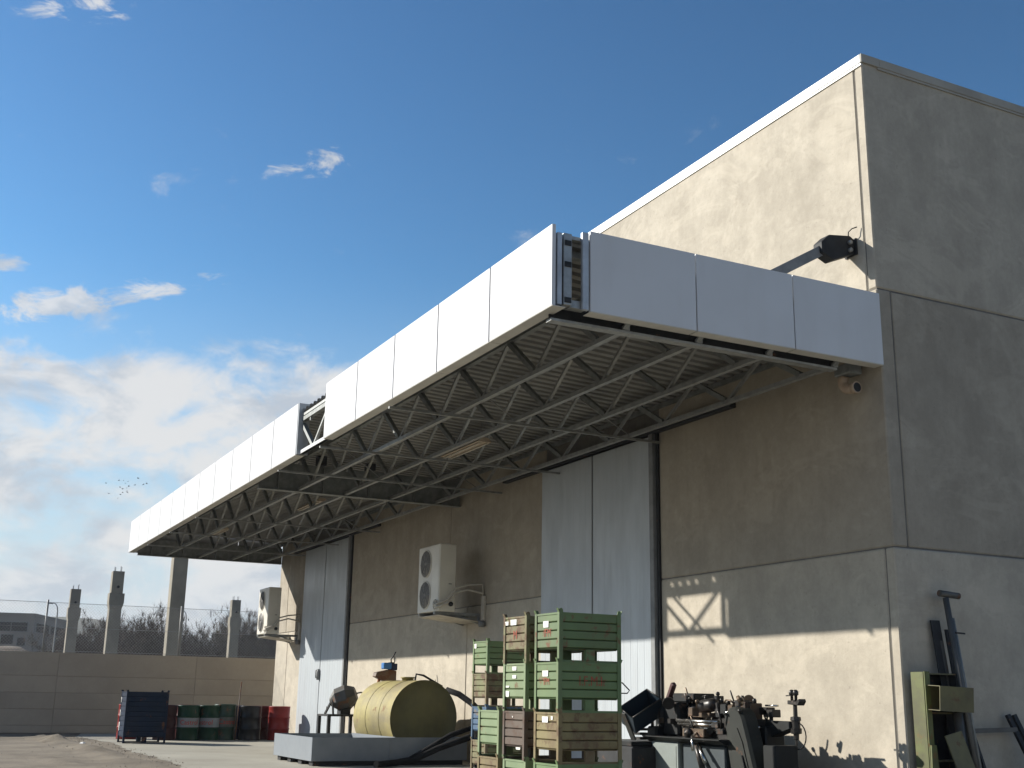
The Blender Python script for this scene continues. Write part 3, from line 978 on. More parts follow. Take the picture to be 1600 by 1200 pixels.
# ---------------------------------------------------------------- bare trees
def make_tree_mesh(seed, H, W, m, dens=1.0):
    r = random.Random(seed)
    tb, cb = MB(), MB()
    tips = []

    def grow(p, d, L, rad, lev):
        segs = 3
        pts, rs = [p], [rad]
        for i in range(segs):
            d = (d + Vector((r.gauss(0, 0.16), r.gauss(0, 0.16), 0.05))).normalized()
            p = p + d * (L / segs)
            pts.append(p)
            rs.append(rad * (1 - 0.45 * (i + 1) / segs))
        (tb if lev < 2 else cb).tube(pts, rs, 5 if lev < 2 else 3, False)
        if lev >= 3:
            tips.append((pts[1], d))
            tips.append((pts[-1], d))
            return
        n = r.choice((3, 4, 4)) if lev else r.choice((5, 6, 7))
        for i in range(n):
            q = pts[r.choice((1, 2, 3, 3))] if lev else pts[r.choice((1, 2, 3))]
            a = r.uniform(0, 2 * math.pi)
            sp = r.uniform(0.5, 1.1)
            nd = (d * math.cos(sp) + Vector((math.cos(a), math.sin(a), 0.15)) * math.sin(sp) * W).normalized()
            grow(q, nd, L * r.uniform(0.62, 0.82), rad * 0.5, lev + 1)

    stems = r.choice((2, 3))
    for s in range(stems):
        grow(Vector((r.uniform(-0.3, 0.3), r.uniform(-0.3, 0.3), 0)), Vector((r.uniform(-0.3, 0.3), r.uniform(-0.3, 0.3), 1)).normalized(), H * 0.40, H * 0.020, 0)
    for p, d in tips:
        for _ in range(int(16 * dens)):
            a = Vector((r.gauss(0, 1), r.gauss(0, 1), r.gauss(0.25, 1))).normalized()
            L = r.uniform(0.25, 0.75) * H / 6
            b = p + (d * 0.5 + a).normalized() * L
            side = a.cross(Vector((0, 0, 1)))
            if side.length < 0.1:
                side = Vector((1, 0, 0))
            side = side.normalized() * 0.017
            cb.add([p - side, p + side, b], [(0, 1, 2)])
            m2 = p.lerp(b, 0.5)
            e = m2 + Vector((r.gauss(0, 1), r.gauss(0, 1), r.gauss(0.3, 1))).normalized() * L * 0.5
            cb.add([m2 - side * 0.8, m2 + side * 0.8, e], [(0, 1, 2)])
    return tb, cb


def tree(loc, seed, H, W, m, label, dens=1.0):
    t = thing('bare_tree', label, 'tree', (loc[0], loc[1], 0), 'bare winter trees beyond the boundary wall')
    tb, cb = make_tree_mesh(seed, H, W, m, dens)
    tb.build('trunk', m, t, off=(0, 0, 0), fix=False)
    cb.build('crown', m, t, off=(0, 0, 0), fix=False)
    return t


L0 = 'bushy leafless tree beyond the wall, between the office block and the second bare column'
L1 = 'bushy leafless tree beyond the wall, between the second bare column and the thick one'
L2 = 'bushy leafless tree beyond the wall, between the thick column and the air conditioner'
for i, (x, y, H, W, m, dn, lb) in enumerate((
        (-86.3, 3.0, 5.0, 1.0, M_bark, 1.3, L0), (-83.2, 4.0, 5.2, 1.1, M_bark, 1.4, L0), (-87.0, 5.6, 5.8, 1.0, M_bark, 1.3, L0),
        (-81.0, 6.8, 6.6, 1.1, M_bark, 1.6, L1), (-82.5, 8.3, 6.2, 1.1, M_bark, 1.6, L1), (-87.2, 9.9, 6.0, 1.1, M_bark, 1.4, L1),
        (-89.0, 11.7, 5.2, 1.1, M_bark, 1.3, L1), (-89.7, 13.2, 5.7, 1.1, M_bark, 1.4, L2), (-85.4, 13.9, 6.6, 0.9, M_bark2, 0.8, 'tall pale leafless tree with an open crown between two columns'),
        (-88.5, 15.6, 5.3, 1.1, M_bark, 1.4, L2), (-86.7, 17.1, 6.6, 1.0, M_bark2, 1.3, L2), (-86.5, 18.6, 6.0, 1.1, M_bark, 1.5, L2), (-92.0, 20.6, 6.2, 1.1, M_bark, 1.4, L2),
        (-90, 23.0, 6.3, 1.1, M_bark, 1.3, L2), (-95.0, 17.5, 6.5, 1.1, M_bark2, 1.2, L2))):
    tree((x, y), 100 + i, H * 1.14, W, m, lb, dn)
# evergreen undergrowth under the trees
ub = MB()
r2 = random.Random(5)
for _ in range(9000):
    y = r2.uniform(1.5, 25)
    x = -84 - r2.uniform(0, 8) - 0.1 * y
    z = abs(r2.gauss(0, 1.0)) + 0.1 + 0.35 * mnoise.noise(Vector((y * 0.6, 2, 2)))
    s = r2.uniform(0.05, 0.16)
    d = Vector((r2.gauss(0, 1), r2.gauss(0, 1), r2.gauss(0, 1))).normalized()
    e = d.orthogonal().normalized()
    p = Vector((x, y, max(0.05, z * 1.7)))
    ub.add([p - d * s, p + e * s * 0.5, p + d * s, p - e * s * 0.5], [(0, 1, 2, 3)])
ug = ub.build('undergrowth', M_scrub, fix=False)
ug['kind'] = 'stuff'
ug['label'] = 'dark tangled undergrowth below the bare trees'


# street lamps
def street_lamp(x, y, h, label):
    t = thing('street_lamp', label, 'street lamp', (x, y, 0), 'street lamps beyond the boundary wall')
    Z = (0, 0, 0)
    MB().tube([(0, 0, 0), (0, 0, h * 0.5), (0, 0, h - 0.55), (0, -0.05, h - 0.25), (0, -0.18, h - 0.05), (0, -0.36, h)], [0.07, 0.06, 0.045, 0.04, 0.035, 0.03], 8).build('pole', M_galv, t, off=Z)
    MB().lathe([(0.001, 0.06), (0.10, 0.05), (0.17, 0.0), (0.13, -0.05), (0.001, -0.06)], 12, Matrix.Translation((0, -0.52, h - 0.03)) @ Matrix.Diagonal((0.7, 1.2, 0.8, 1))).build('lamp_head', M_post, t, off=Z)
    return t


street_lamp(-81.4, 1.45, 6.9, 'curved arm street lamp above the office block roof')
street_lamp(-90.5, 12.25, 7.4, 'slim street lamp beside the thick column')

# birds
gb_ = 'flock of birds in the sky'
bird = None
r3 = random.Random(8)
BC = Vector((-198.0, 22.2, 34.4))
for i in range(19):
    u, v = r3.gauss(0, 1.35), r3.gauss(0, 0.85)
    p = BC + Vector((r3.uniform(-8, 8), u, v))
    if bird is None:
        bird = thing('bird', 'tiny dark bird flying in the flock beyond the canopy end', 'bird', p, gb_)
        MB().lathe([(0.001, -0.22), (0.035, -0.12), (0.06, 0.0), (0.045, 0.12), (0.02, 0.2), (0.001, 0.24)], 7, Euler((R(90), 0, 0)).to_matrix().to_4x4()).build('body', M_bird, bird, off=(0, 0, 0))
        for s in (-1, 1):
            MB().add([(0, -0.08, 0.02), (0, 0.10, 0.02), (s * 0.16, 0.08, 0.10), (s * 0.34, -0.04, 0.06), (s * 0.17, -0.06, 0.09), (0, 0, 0.05)],
                     [(0, 4, 2, 1), (4, 3, 2), (0, 1, 5)]).build('wing', M_bird, bird, off=(0, 0, 0))
        c = bird
    else:
        c = copy_tree(bird)
        c.location = p
    c.rotation_euler = (r3.uniform(-0.4, 0.4), r3.uniform(-0.5, 0.5), r3.uniform(0, 6.28))
    sc = r3.uniform(0.7, 1.05)
    c.scale = (sc, sc, sc)

# ---------------------------------------------------------------- oil drums and the blue crate
def paint(name, c, rust=0.25, rough=0.5, **kw):
    return mat(name, c, tuple(v * 0.78 for v in c), scale=4, rough=rough, rust=rust, dirt=0.15, spec=0.22, **kw)


P_green = paint('drum_green', (0.005, 0.042, 0.019), 0.1, 0.4)
P_maroon = paint('drum_maroon', (0.035, 0.007, 0.008), 0.15, 0.45)
P_red = paint('drum_red', (0.23, 0.016, 0.012), 0.12, 0.4)
P_dred = paint('drum_dark_red', (0.09, 0.009, 0.008), 0.2, 0.45)
P_black = paint('drum_black', (0.012, 0.012, 0.012), 0.1, 0.3)
P_blue = paint('drum_blue', (0.012, 0.025, 0.07), 0.15, 0.4)
P_white = paint('drum_white', (0.26, 0.275, 0.29), 0.08, 0.4)
P_letter = paint('red_lettering', (0.45, 0.04, 0.03), 0.0, 0.6)
DR, DH = 0.228, 0.70
drum_prof = [(0.0, 0.012), (DR - 0.02, 0.012), (DR - 0.004, 0.0), (DR + 0.004, 0.006), (DR, 0.022), (DR - 0.003, 0.10)]
for zc in (0.235, 0.47):
    drum_prof += [(DR - 0.004, zc - 0.02), (DR + 0.006, zc - 0.007), (DR + 0.006, zc + 0.007), (DR - 0.004, zc + 0.02)]
drum_prof += [(DR - 0.003, 0.60), (DR, DH - 0.022), (DR + 0.004, DH - 0.006), (DR - 0.004, DH), (DR - 0.014, DH - 0.012)]
lid_prof = [(DR - 0.0145, DH - 0.012), (DR - 0.02, DH - 0.02), (0.001, DH - 0.018)]


def drum(x, y, m, label, rot=0.0, band=None, letters=None, h=1.0):
    t = thing('oil_drum', label, 'oil drum', (x, y, 0.004), 'oil drums at the end of the factory wall')
    Z = (0, 0, 0)
    MB().lathe(drum_prof, 30).build('body', m, t, off=Z)
    MB().lathe(lid_prof, 30, flat_caps=False).build('lid', m, t, off=Z)
    for a, rr in ((0.4, 0.15), (3.6, 0.16)):
        MB().lathe([(0.001, 0), (0.026, 0), (0.024, 0.014), (0.001, 0.014)], 10, Matrix.Translation((rr * math.cos(a), rr * math.sin(a), DH - 0.019))).build('bung', M_galv, t, off=Z)
    if band is not None:
        rr = DR + 0.0015
        MB().lathe([(rr, 0.258), (rr, 0.447)], 30, flat_caps=False).build('painted_band', band, t, off=Z)
    if letters:
        vs, fs = text_geo(letters, 0.135)
        rr = DR + 0.004
        b = MB()
        b.add([(rr * math.cos(v.x / rr), rr * math.sin(v.x / rr), 0.352 + v.y) for v in vs], fs)
        b.build('lettering', P_letter, t, off=Z, fix=False)
    t.rotation_euler = (0, 0, rot)
    if h != 1.0:
        t.scale = (1, 1, h)
    return t


drum(-17.95, -2.88, P_maroon, 'dark maroon oil drum between the blue crate and the green drums')
drum(-17.92, -2.42, P_green, 'green oil drum with white band beside the maroon drum', rot=-0.05, band=P_white, letters='Castrol')
drum(-18.0, -1.96, P_green, 'middle one of three green oil drums with white bands', rot=-0.75, band=P_white, letters='Castrol')
drum(-18.05, -1.62, mat('drum_dark_green', (0.012, 0.05, 0.028), (0.01, 0.035, 0.02), scale=5, rough=0.5, rust=0.35), 'dull dark green oil drum with greyed band, dented lid', rot=0.1, band=mat('drum_grey_band', (0.11, 0.115, 0.10), (0.075, 0.08, 0.07), scale=8, rough=0.6), letters='Castrol', h=1.04)
drum(-18.45, -1.36, P_blue, 'dark blue oil drum half hidden behind the leaning iron rod')
drum(-17.8, -1.13, P_black, 'glossy black oil drum beside the leaning iron rod')
drum(-18.2, -0.80, P_dred, 'dark red oil drum between the black and the bright red drum')
drum(-17.75, -0.52, P_red, 'bright red oil drum nearest to the factory wall')
drum(-18.6, -2.30, P_dred, 'dark red oil drum in the back row behind the green drums')
drum(-18.5, -3.52, P_red, 'red oil drum standing behind the blue steel crate')
tag(MB().tube([(-17.38, -1.54, 0.02), (-17.7, -1.40, 1.20)], 0.012, 7).build('iron_rod', paint('rod_rust', (0.07, 0.04, 0.03), 0.6), off=(-17.38, -1.54, 0)), 'thin rusty iron rod leaning on the black oil drum', 'rod')


# ---------------------------------------------------------------- stillages (steel stacking crates)
def corr_profile(z0, z1, n, d):
    prof = [(0.0, z0)]
    h = (z1 - z0) / n
    for i in range(n):
        a = z0 + i * h
        prof += [(-d, a + h * 0.06), (-d * 0.1, a + h * 0.16), (0.0, a + h * 0.22), (0.0, a + h * 0.98)]
    prof.append((0.0, z1))
    return prof


STC = {}


def stillage_proto(m, key, LX=0.44, LY=0.63, H=0.42, n=4, foot=True, d=0.02):
    """build the meshes once per paint; returns list of (name, mesh)"""
    if key in STC:
        return STC[key]
    out = []
    hx, hy = LX / 2, LY / 2
    pw = 0.034
    r = random.Random(hash(key) % 1000 if not isinstance(key, str) else sum(map(ord, key)))

    def fin(name, b, mm=m, bevel=0.0):
        o = b.build(name, mm, None, off=(0, 0, 0), bevel=bevel)
        me = o.data
        bpy.data.objects.remove(o)
        out.append((name, me))
    for sx in (-1, 1):
        for sy in (-1, 1):
            b = MB()
            X, Y = sx * hx, sy * hy
            th = 0.007
            b.box(min(X, X - sx * pw), max(X, X - sx * pw), min(Y, Y - sy * th), max(Y, Y - sy * th), 0.0, H + 0.004)
            b.box(min(X, X - sx * th), max(X, X - sx * th), min(Y - sy * th, Y - sy * pw * 1.15), max(Y - sy * th, Y - sy * pw * 1.15), 0.0, H + 0.004)
            # flared stacking lug above the corner
            b.prism([(Y, H + 0.004), (Y - sy * pw * 1.15, H + 0.004), (Y - sy * pw * 1.0, H + 0.026), (Y - sy * pw * 0.6, H + 0.036), (Y - sy * pw * 0.05, H + 0.03)],
                    lambda u, v, a: (a, u, v), X - sx * th, X + sx * 0.001)
            b.bar((X - sx * pw * 0.5, Y - sy * 0.003, H), (X - sx * pw * 0.4, Y + sy * 0.012, H + 0.034), pw * 0.9, 0.005, (0, 1, 0))
            fin('corner_post', b)
    z0, z1 = 0.115, H - 0.012
    prof = corr_profile(z0, z1, n, d)
    for sx in (-1, 1):
        b = MB()
        b.sheet(prof, lambda u, v, a: (sx * (hx - 0.008 + u), a, v), -hy + 0.02, hy - 0.02)
        b.sheet([(u - 0.004, v) for u, v in prof], lambda u, v, a: (sx * (hx - 0.008 + u), a, v), -hy + 0.02, hy - 0.02)
        b.box(min(sx * (hx - 0.022), sx * (hx - 0.002)), max(sx * (hx - 0.022), sx * (hx - 0.002)), -hy + 0.036, hy - 0.036, z1 - 0.004, z1 + 0.012)
        fin('side_panel', b)
    for sy in (-1, 1):
        b = MB()
        b.sheet(prof, lambda u, v, a: (a, sy * (hy - 0.008 + u), v), -hx + 0.02, hx - 0.02)
        b.sheet([(u - 0.004, v) for u, v in prof], lambda u, v, a: (a, sy * (hy - 0.008 + u), v), -hx + 0.02, hx - 0.02)
        b.box(-hx + 0.036, hx - 0.036, min(sy * (hy - 0.022), sy * (hy - 0.002)), max(sy * (hy - 0.022), sy * (hy - 0.002)), z1 - 0.004, z1 + 0.012)
        fin('end_panel', b)
    fin('floor', MB().box(-hx + 0.03, hx - 0.03, -hy + 0.03, hy - 0.03, 0.108, 0.116))
    for sx in (-1, 1):
        b = MB()
        X = sx * (hx - 0.02)
        if foot:
            b.box(X - 0.018, X + 0.018, -0.045, 0.045, 0.019, 0.108)
        b.box(X - 0.012, X + 0.012, -hy + 0.036, hy - 0.036, 0.0, 0.018)
        fin('foot_rail', b)
    STC[key] = out
    return out


M_paper = mat('paper_tag', (0.78, 0.77, 0.72), (0.7, 0.69, 0.64), scale=12, rough=0.8)


def stillage(x, y, z, m, key, label, rot=0.0, tags=(), text=None, group='stacked steel crates by the canopy', kw=None):
    t = thing('steel_crate', label, 'crate', (x, y, z), group)
    kw = kw or {}
    for nm, me in stillage_proto(m, key, **kw):
        o = bpy.data.objects.new(nm, me)
        col.objects.link(o)
        o.parent = t
    LX, LY = kw.get('LX', 0.44), kw.get('LY', 0.63)
    for (tx, tz, w, h) in tags:
        b = MB().add([(tx - w / 2, -LY / 2 + 0.002, tz - h / 2), (tx + w / 2, -LY / 2 + 0.001, tz - h / 2), (tx + w / 2, -LY / 2 + 0.003, tz + h / 2), (tx - w / 2, -LY / 2 - 0.001, tz + h / 2)], [(0, 1, 2, 3)])
        b.build('paper_tag', M_paper, t, off=(0, 0, 0), fix=False)
    if text:
        for side, s, size, u, zz in text:
            vs, fs = text_geo(s, size)
            b = MB()
            if side == 'y':
                b.add([(u + v.x, -LY / 2 + 0.004, zz + v.y * 1.15) for v in vs], fs)
            else:
                b.add([(LX / 2 - 0.004, u + v.x, zz + v.y * 1.15) for v in vs], fs)
            b.build('lettering', P_stencil, t, off=(0, 0, 0), fix=False)
    t.rotation_euler = (0, 0, rot)
    return t


P_stencil = mat('stencil_red', (0.36, 0.06, 0.03), (0.24, 0.075, 0.04), scale=25, rough=0.8)
C_g1 = mat('crate_green', (0.125, 0.19, 0.075), (0.10, 0.158, 0.065), scale=3, rough=0.65, rust=0.30, rust_col=(0.13, 0.075, 0.04), dirt=0.55, dirt_col=(0.12, 0.13, 0.06), rscale=9)
C_g2 = mat('crate_pale_green', (0.185, 0.24, 0.125), (0.145, 0.20, 0.10), scale=3, rough=0.65, rust=0.22, rust_col=(0.12, 0.07, 0.035), dirt=0.55, dirt_col=(0.16, 0.17, 0.08), rscale=9)
C_g3 = mat('crate_dark_green', (0.11, 0.17, 0.068), (0.085, 0.135, 0.055), scale=3, rough=0.65, rust=0.36, rust_col=(0.12, 0.065, 0.035), dirt=0.55, dirt_col=(0.11, 0.11, 0.055), rscale=9)
C_r1 = mat('crate_rusted_olive', (0.17, 0.18, 0.085), (0.16, 0.125, 0.07), scale=3, rough=0.8, rust=0.62, rust_col=(0.095, 0.06, 0.036), dirt=0.55, rscale=9)
C_r2 = mat('crate_rusted_brown', (0.115, 0.088, 0.066), (0.085, 0.062, 0.048), scale=3, rough=0.8, rust=0.6, rust_col=(0.075, 0.048, 0.034), dirt=0.55, rscale=9)
C_r3 = mat('crate_rusted_tan', (0.21, 0.175, 0.08), (0.17, 0.125, 0.06), scale=3, rough=0.8, rust=0.5, rust_col=(0.10, 0.065, 0.035), dirt=0.55, rscale=9)
C_b = mat('crate_blue', (0.045, 0.105, 0.185), (0.036, 0.08, 0.145), scale=3, rough=0.65, rust=0.42, rust_col=(0.13, 0.11, 0.09), dirt=0.55, rscale=9)

HP = 0.42
cx, cy = -1.22, -2.625
stillage(cx, cy, 0, C_g1, 'g1', 'green bottom crate of the stack beside the tilted bin', 0.0)
stillage(cx, cy, HP, C_r3, 'r3', 'rusty tan crate below two green ones in a tall stack', 0.006, tags=((-0.02, 0.36, 0.10, 0.05), (0.10, 0.375, 0.03, 0.03)))
stillage(cx, cy, 2 * HP, C_g1, 'g1', 'green crate with red lettering on its long side', -0.008, tags=((-0.02, 0.325, 0.10, 0.05),), text=(('y', 'IFM', 0.075, 0.0, 0.255), ('x', 'I.F.M.I.', 0.10, 0.02, 0.262)))
stillage(cx, cy, 3 * HP, C_g3, 'g3', 'topmost green crate with red stencil, stack beside the tilted bin', 0.012, tags=((-0.02, 0.325, 0.09, 0.055),), text=(('y', 'IFM', 0.085, 0.0, 0.247),))
hdl = MB().tube([(-1.10, -2.313, 1.09), (-1.10, -2.24, 1.10), (-1.10, -2.165, 1.035), (-1.10, -2.19, 1.01), (-1.10, -2.313, 1.01)], 0.006, 6)
hdl.build('drop_handle', M_dark, [o for o in scn.objects if o.get('label', '').startswith('green crate with red lettering')][0], off=(cx, cy, 2 * HP))
cx = -1.835
stillage(cx, cy + 0.01, 0, C_g2, 'g2', 'pale green bottom crate below the purplish brown one', 0.01)
stillage(cx, cy, HP, C_r2, 'r2', 'purplish brown rusted crate between two pale green ones', -0.01, tags=((0.10, 0.10, 0.08, 0.02), (-0.02, 0.37, 0.012, 0.014)))
stillage(cx - 0.005, cy, 2 * HP, C_g2, 'g2', 'pale green crate below a rusted one, four paper tags', 0.012, tags=((0.0, 0.375, 0.075, 0.035), (0.0, 0.302, 0.07, 0.03), (-0.13, 0.215, 0.06, 0.016), (-0.13, 0.15, 0.06, 0.05)))
stillage(cx + 0.01, cy - 0.01, 3 * HP, C_r1, 'r1', 'rusted olive topmost crate with faded red stencil and two tags', 0.03, tags=((-0.16, 0.365, 0.06, 0.035), (-0.03, 0.37, 0.11, 0.05)), text=(('y', 'M', 0.10, 0.0, 0.25),))
cx = -2.36
stillage(cx, cy, 0, C_r3, 'r3b', 'rusty tan crate under the short pale green stack', 0.0)
stillage(cx, cy, HP, C_g2, 'g2', 'pale green crate topping the short stack of two', 0.008)
cx, cy = -6.46, -0.79
stillage(cx, cy, 0, C_r1, 'r1', 'rusted olive bottom crate under the scraped blue one', 0.0)
stillage(cx, cy, HP, C_b, 'b', 'scraped blue crate in the stack beside the tank', 0.01)
stillage(cx, cy, 2 * HP, C_r1, 'r1b', 'half rusted green crate above the blue one', -0.008)
stillage(cx, cy, 3 * HP, C_g1, 'g1b', 'topmost green crate with one small tag, stack beside the tank', 0.01, tags=((-0.15, 0.36, 0.06, 0.06),))
# tall blue crate by the drums
stillage(-16.5, -3.59, 0.004, mat('crate_navy', (0.010, 0.022, 0.048), (0.008, 0.018, 0.038), scale=4, rough=0.6, rust=0.2, dirt=0.2, spec=0.15), 'navy', 'tall dark blue steel crate standing by the oil drums', 0.0, group='crates by the oil drums',
         kw=dict(LX=0.62, LY=0.80, H=0.955, n=9, foot=True, d=0.012), tags=((-0.27, 0.8, 0.05, 0.10), (-0.27, 0.55, 0.05, 0.12), (-0.26, 0.3, 0.05, 0.16)))

# ---------------------------------------------------------------- spill tray, tank, bench, drill
M_tray = mat('tray_grey_paint', (0.21, 0.23, 0.25), (0.175, 0.195, 0.215), scale=2.5, rough=0.5, dirt=0.25, dirt_col=(0.2, 0.2, 0.2))
tx0, tx1, ty0, ty1, tz0, tz1 = -10.2, -8.32, -2.75, -0.40, 0.07, 0.385
tray = thing('spill_tray', 'low grey steel spill tray under the yellow tank', 'tray', ((tx0 + tx1) / 2, (ty0 + ty1) / 2, 0.004))
w = 0.012
MB().box(tx1 - w, tx1, ty0, ty1, tz0, tz1).build('side_wall', M_tray, tray, bevel=0.002)
MB().box(tx0, tx0 + w, ty0, ty1, tz0, tz1).build('side_wall', M_tray, tray, bevel=0.002)
MB().box(tx0 + w, tx1 - w, ty0, ty0 + w, tz0, tz1).build('end_wall', M_tray, tray, bevel=0.002)
MB().box(tx0 + w, tx1 - w, ty1 - w, ty1, tz0, tz1).build('end_wall', M_tray, tray, bevel=0.002)
MB().box(tx0 + w, tx1 - w, ty0 + w, ty1 - w, tz0, tz0 + 0.008).build('floor', M_tray, tray)
MB().box(tx1 + 0.0005, tx1 + 0.006, -1.62, -1.60, tz0, tz1 - 0.003).build('weld_seam', M_tray, tray)
MB().box(tx0 + 0.02, tx1 - 0.02, -1.53, -1.515, tz0 + 0.009, tz1 + 0.006).build('baffle', M_tray, tray)
for fxx in (tx0 + 0.10, tx0 + 0.62, tx0 + 1.15, tx1 - 0.22):
    MB().box(fxx, fxx + 0.16, ty0 + 0.04, ty1 - 0.04, 0.004, tz0 - 0.001).build('skid', M_dark, tray)

M_tank = mat('tank_yellow', (0.31, 0.26, 0.085), (0.17, 0.14, 0.075), scale=1.7, rough=0.7, rust=0.22, rust_col=(0.14, 0.085, 0.04), dirt=0.5, dirt_col=(0.15, 0.125, 0.06), rscale=3, streak=0.5, runs=0.55)
M_tankend = mat('tank_end_shaded', (0.13, 0.12, 0.045), (0.09, 0.084, 0.036), scale=2.2, rough=0.7, rust=0.25, rust_col=(0.09, 0.06, 0.03), dirt=0.4, dirt_col=(0.07, 0.06, 0.035), rscale=3)  # shade on the end cap painted in as a darker tank colour
tank = thing('storage_tank', 'big yellow cylindrical steel tank lying in the grey tray', 'tank', (-9.35, -0.96, 0.08))
TR = 0.545
TM = Matrix.Translation((0, 0, TR + 0.02)) @ Euler((0, R(90), 0)).to_matrix().to_4x4()
MB().lathe([(TR * 0.97, -0.80), (TR, -0.77), (TR, -0.3), (TR, 0.18), (TR, 0.58), (TR + 0.006, 0.585), (TR + 0.006, 0.61)], 44, TM, flat_caps=False).build('shell', M_tank, tank, off=(0, 0, 0))
MB().lathe([(TR + 0.0055, 0.609), (TR - 0.012, 0.609), (TR - 0.016, 0.597), (TR * 0.6, 0.612), (0.001, 0.618)], 44, TM, flat_caps=False).build('end_cap', M_tankend, tank, off=(0, 0, 0))
MB().lathe([(0.001, -0.90), (TR * 0.5, -0.88), (TR * 0.85, -0.84), (TR * 0.97, -0.80)], 44, TM, flat_caps=False).build('end_cap', M_tank, tank, off=(0, 0, 0))
for sx in (-0.31, 0.18):
    MB().tube([TM @ Vector(((TR + 0.0) * math.cos(a * math.pi / 24), TR * math.sin(a * math.pi / 24), sx)) for a in range(49)], 0.006, 5, False).build('weld_seam', M_tank, tank, off=(0, 0, 0))
for sx in (-0.45, 0.35):
    MB().prism([(-0.42, 0.0), (0.42, 0.0), (0.42, 0.20), (0.25, 0.06), (0.0, 0.019), (-0.25, 0.06), (-0.42, 0.20)], lambda u, v, a: (a, u, v), sx - 0.04, sx + 0.04).build('saddle', M_dark, tank, off=(0, 0, 0))
MB().lathe([(0.001, 0), (0.09, 0), (0.09, 0.05), (0.11, 0.05), (0.11, 0.07), (0.001, 0.07)], 16, Matrix.Translation((-0.1, 0.05, 2 * TR + 0.005))).build('manhole', M_tank, tank, off=(0, 0, 0))
MB().tube([(0.05, 0.10, 2 * TR + 0.0), (0.05, 0.12, 2 * TR + 0.12), (0.10, 0.22, 2 * TR + 0.10), (0.2, 0.5, 2 * TR - 0.06)], 0.016, 8).build('vent_pipe', M_dark, tank, off=(0, 0, 0))
tank.rotation_euler = (0, 0, R(3.5))

M_rubber = mat('hose_rubber', (0.014, 0.014, 0.015), (0.010, 0.010, 0.010), scale=10, rough=0.8, spec=0.15)
tag(MB().tube([(-8.9, -0.5, 1.06), (-8.75, -0.36, 1.0), (-8.55, -0.22, 0.86), (-8.2, -0.14, 0.66), (-7.9, -0.25, 0.50), (-7.85, -0.6, 0.40), (-8.0, -1.0, 0.25), (-8.12, -1.3, 0.10), (-8.1, -1.6, 0.055), (-7.8, -2.0, 0.05)], 0.045, 10).build('rubber_hose', M_rubber, off=(-8.1, -1.0, 0)), 'thick black rubber hose drooping from the tank across the tray', 'hose')
tag(MB().tube([(-8.2, -0.2, 0.05), (-8.0, -0.28, 0.35), (-7.95, -0.45, 0.55), (-8.02, -0.8, 0.43), (-8.1, -1.15, 0.22), (-8.15, -1.45, 0.05)], 0.038, 10).build('rubber_hose', M_rubber, off=(-8.1, -0.5, 0)), 'short black hose looped against the tray corner', 'hose')
drm = thing('black_bin', 'dark plastic bin between the tank and the blue crate', 'bin', (-7.6, -0.42, 0.004))
MB().lathe([(0.17, 0.0), (0.21, 0.60), (0.22, 0.61), (0.22, 0.64), (0.20, 0.64)], 20).build('body', M_rubber, drm, off=(0, 0, 0))
MB().lathe([(0.225, 0.63), (0.225, 0.66), (0.12, 0.70), (0.001, 0.71)], 20).build('lid', M_rubber, drm, off=(0, 0, 0))

bench = thing('work_bench', 'small steel bench behind the tray carrying a dark machine', 'bench', (-11.1, -1.42, 0.004))
bx0, bx1, by0, by1 = -0.28, 0.28, -0.30, 0.30
MB().box(bx0, bx1, by0, by1, 0.62, 0.65).build('bench_top', M_dark, bench, off=(0, 0, 0), bevel=0.003)
for sx in (bx0 + 0.03, bx1 - 0.03):
    for sy in (by0 + 0.03, by1 - 0.03):
        MB().box(sx - 0.025, sx + 0.025, sy - 0.025, sy + 0.025, 0, 0.62).build('leg', M_dark, bench, off=(0, 0, 0))
MB().box(bx0 + 0.056, bx1 - 0.056, by1 - 0.05, by1 - 0.01, 0.25, 0.29).build('stretcher', M_dark, bench, off=(0, 0, 0))
M_oldgrey = mat('worn_machine_grey', (0.10, 0.097, 0.088), (0.065, 0.062, 0.056), scale=5, rough=0.55, rust=0.3, metal=0.2)
gm = thing('tumbling_drum', 'faceted grey tumbling drum on the steel bench', 'machine', (-11.1, -1.38, 0.656))
oc = [(0.20 * math.cos(R(22.5 + 45 * k)), 0.20 * math.sin(R(22.5 + 45 * k))) for k in range(8)]
DM = Matrix.Translation((0, 0.02, 0.26)) @ Euler((R(-70), R(10), R(-25))).to_matrix().to_4x4()
b = MB()
b.lathe([(0.07, -0.24), (0.19, -0.12), (0.20, 0.06), (0.12, 0.2)], 8, DM, smooth=False)
b.build('drum', M_oldgrey, gm, off=(0, 0, 0))
for s in (-0.18, 0.2):
    q = MB()
    q.bar((-0.12, s - 0.08, 0.0), (0.0, s, 0.24), 0.03, 0.03)
    q.bar((0.12, s - 0.02, 0.0), (0.0, s, 0.24), 0.03, 0.03)
    q.build('trestle', M_oldgrey, gm, off=(0, 0, 0))
MB().tube([(0.0, 0.30 + 0.13 * math.cos(a * math.pi / 8), 0.22 + 0.13 * math.sin(a * math.pi / 8)) for a in range(17)], 0.013, 6, False).build('hand_wheel', M_galv, gm, off=(0, 0, 0))
MB().box(-0.1, 0.1, -0.06, 0.1, 0.0, 0.08).build('foot_plate', M_dark, gm, off=(0, 0, 0))
MB().tube([(0, -0.28, 0), (0, -0.28, 0.12)], 0.008, 5).build('pin', M_galv, gm, off=(0, 0, 0))

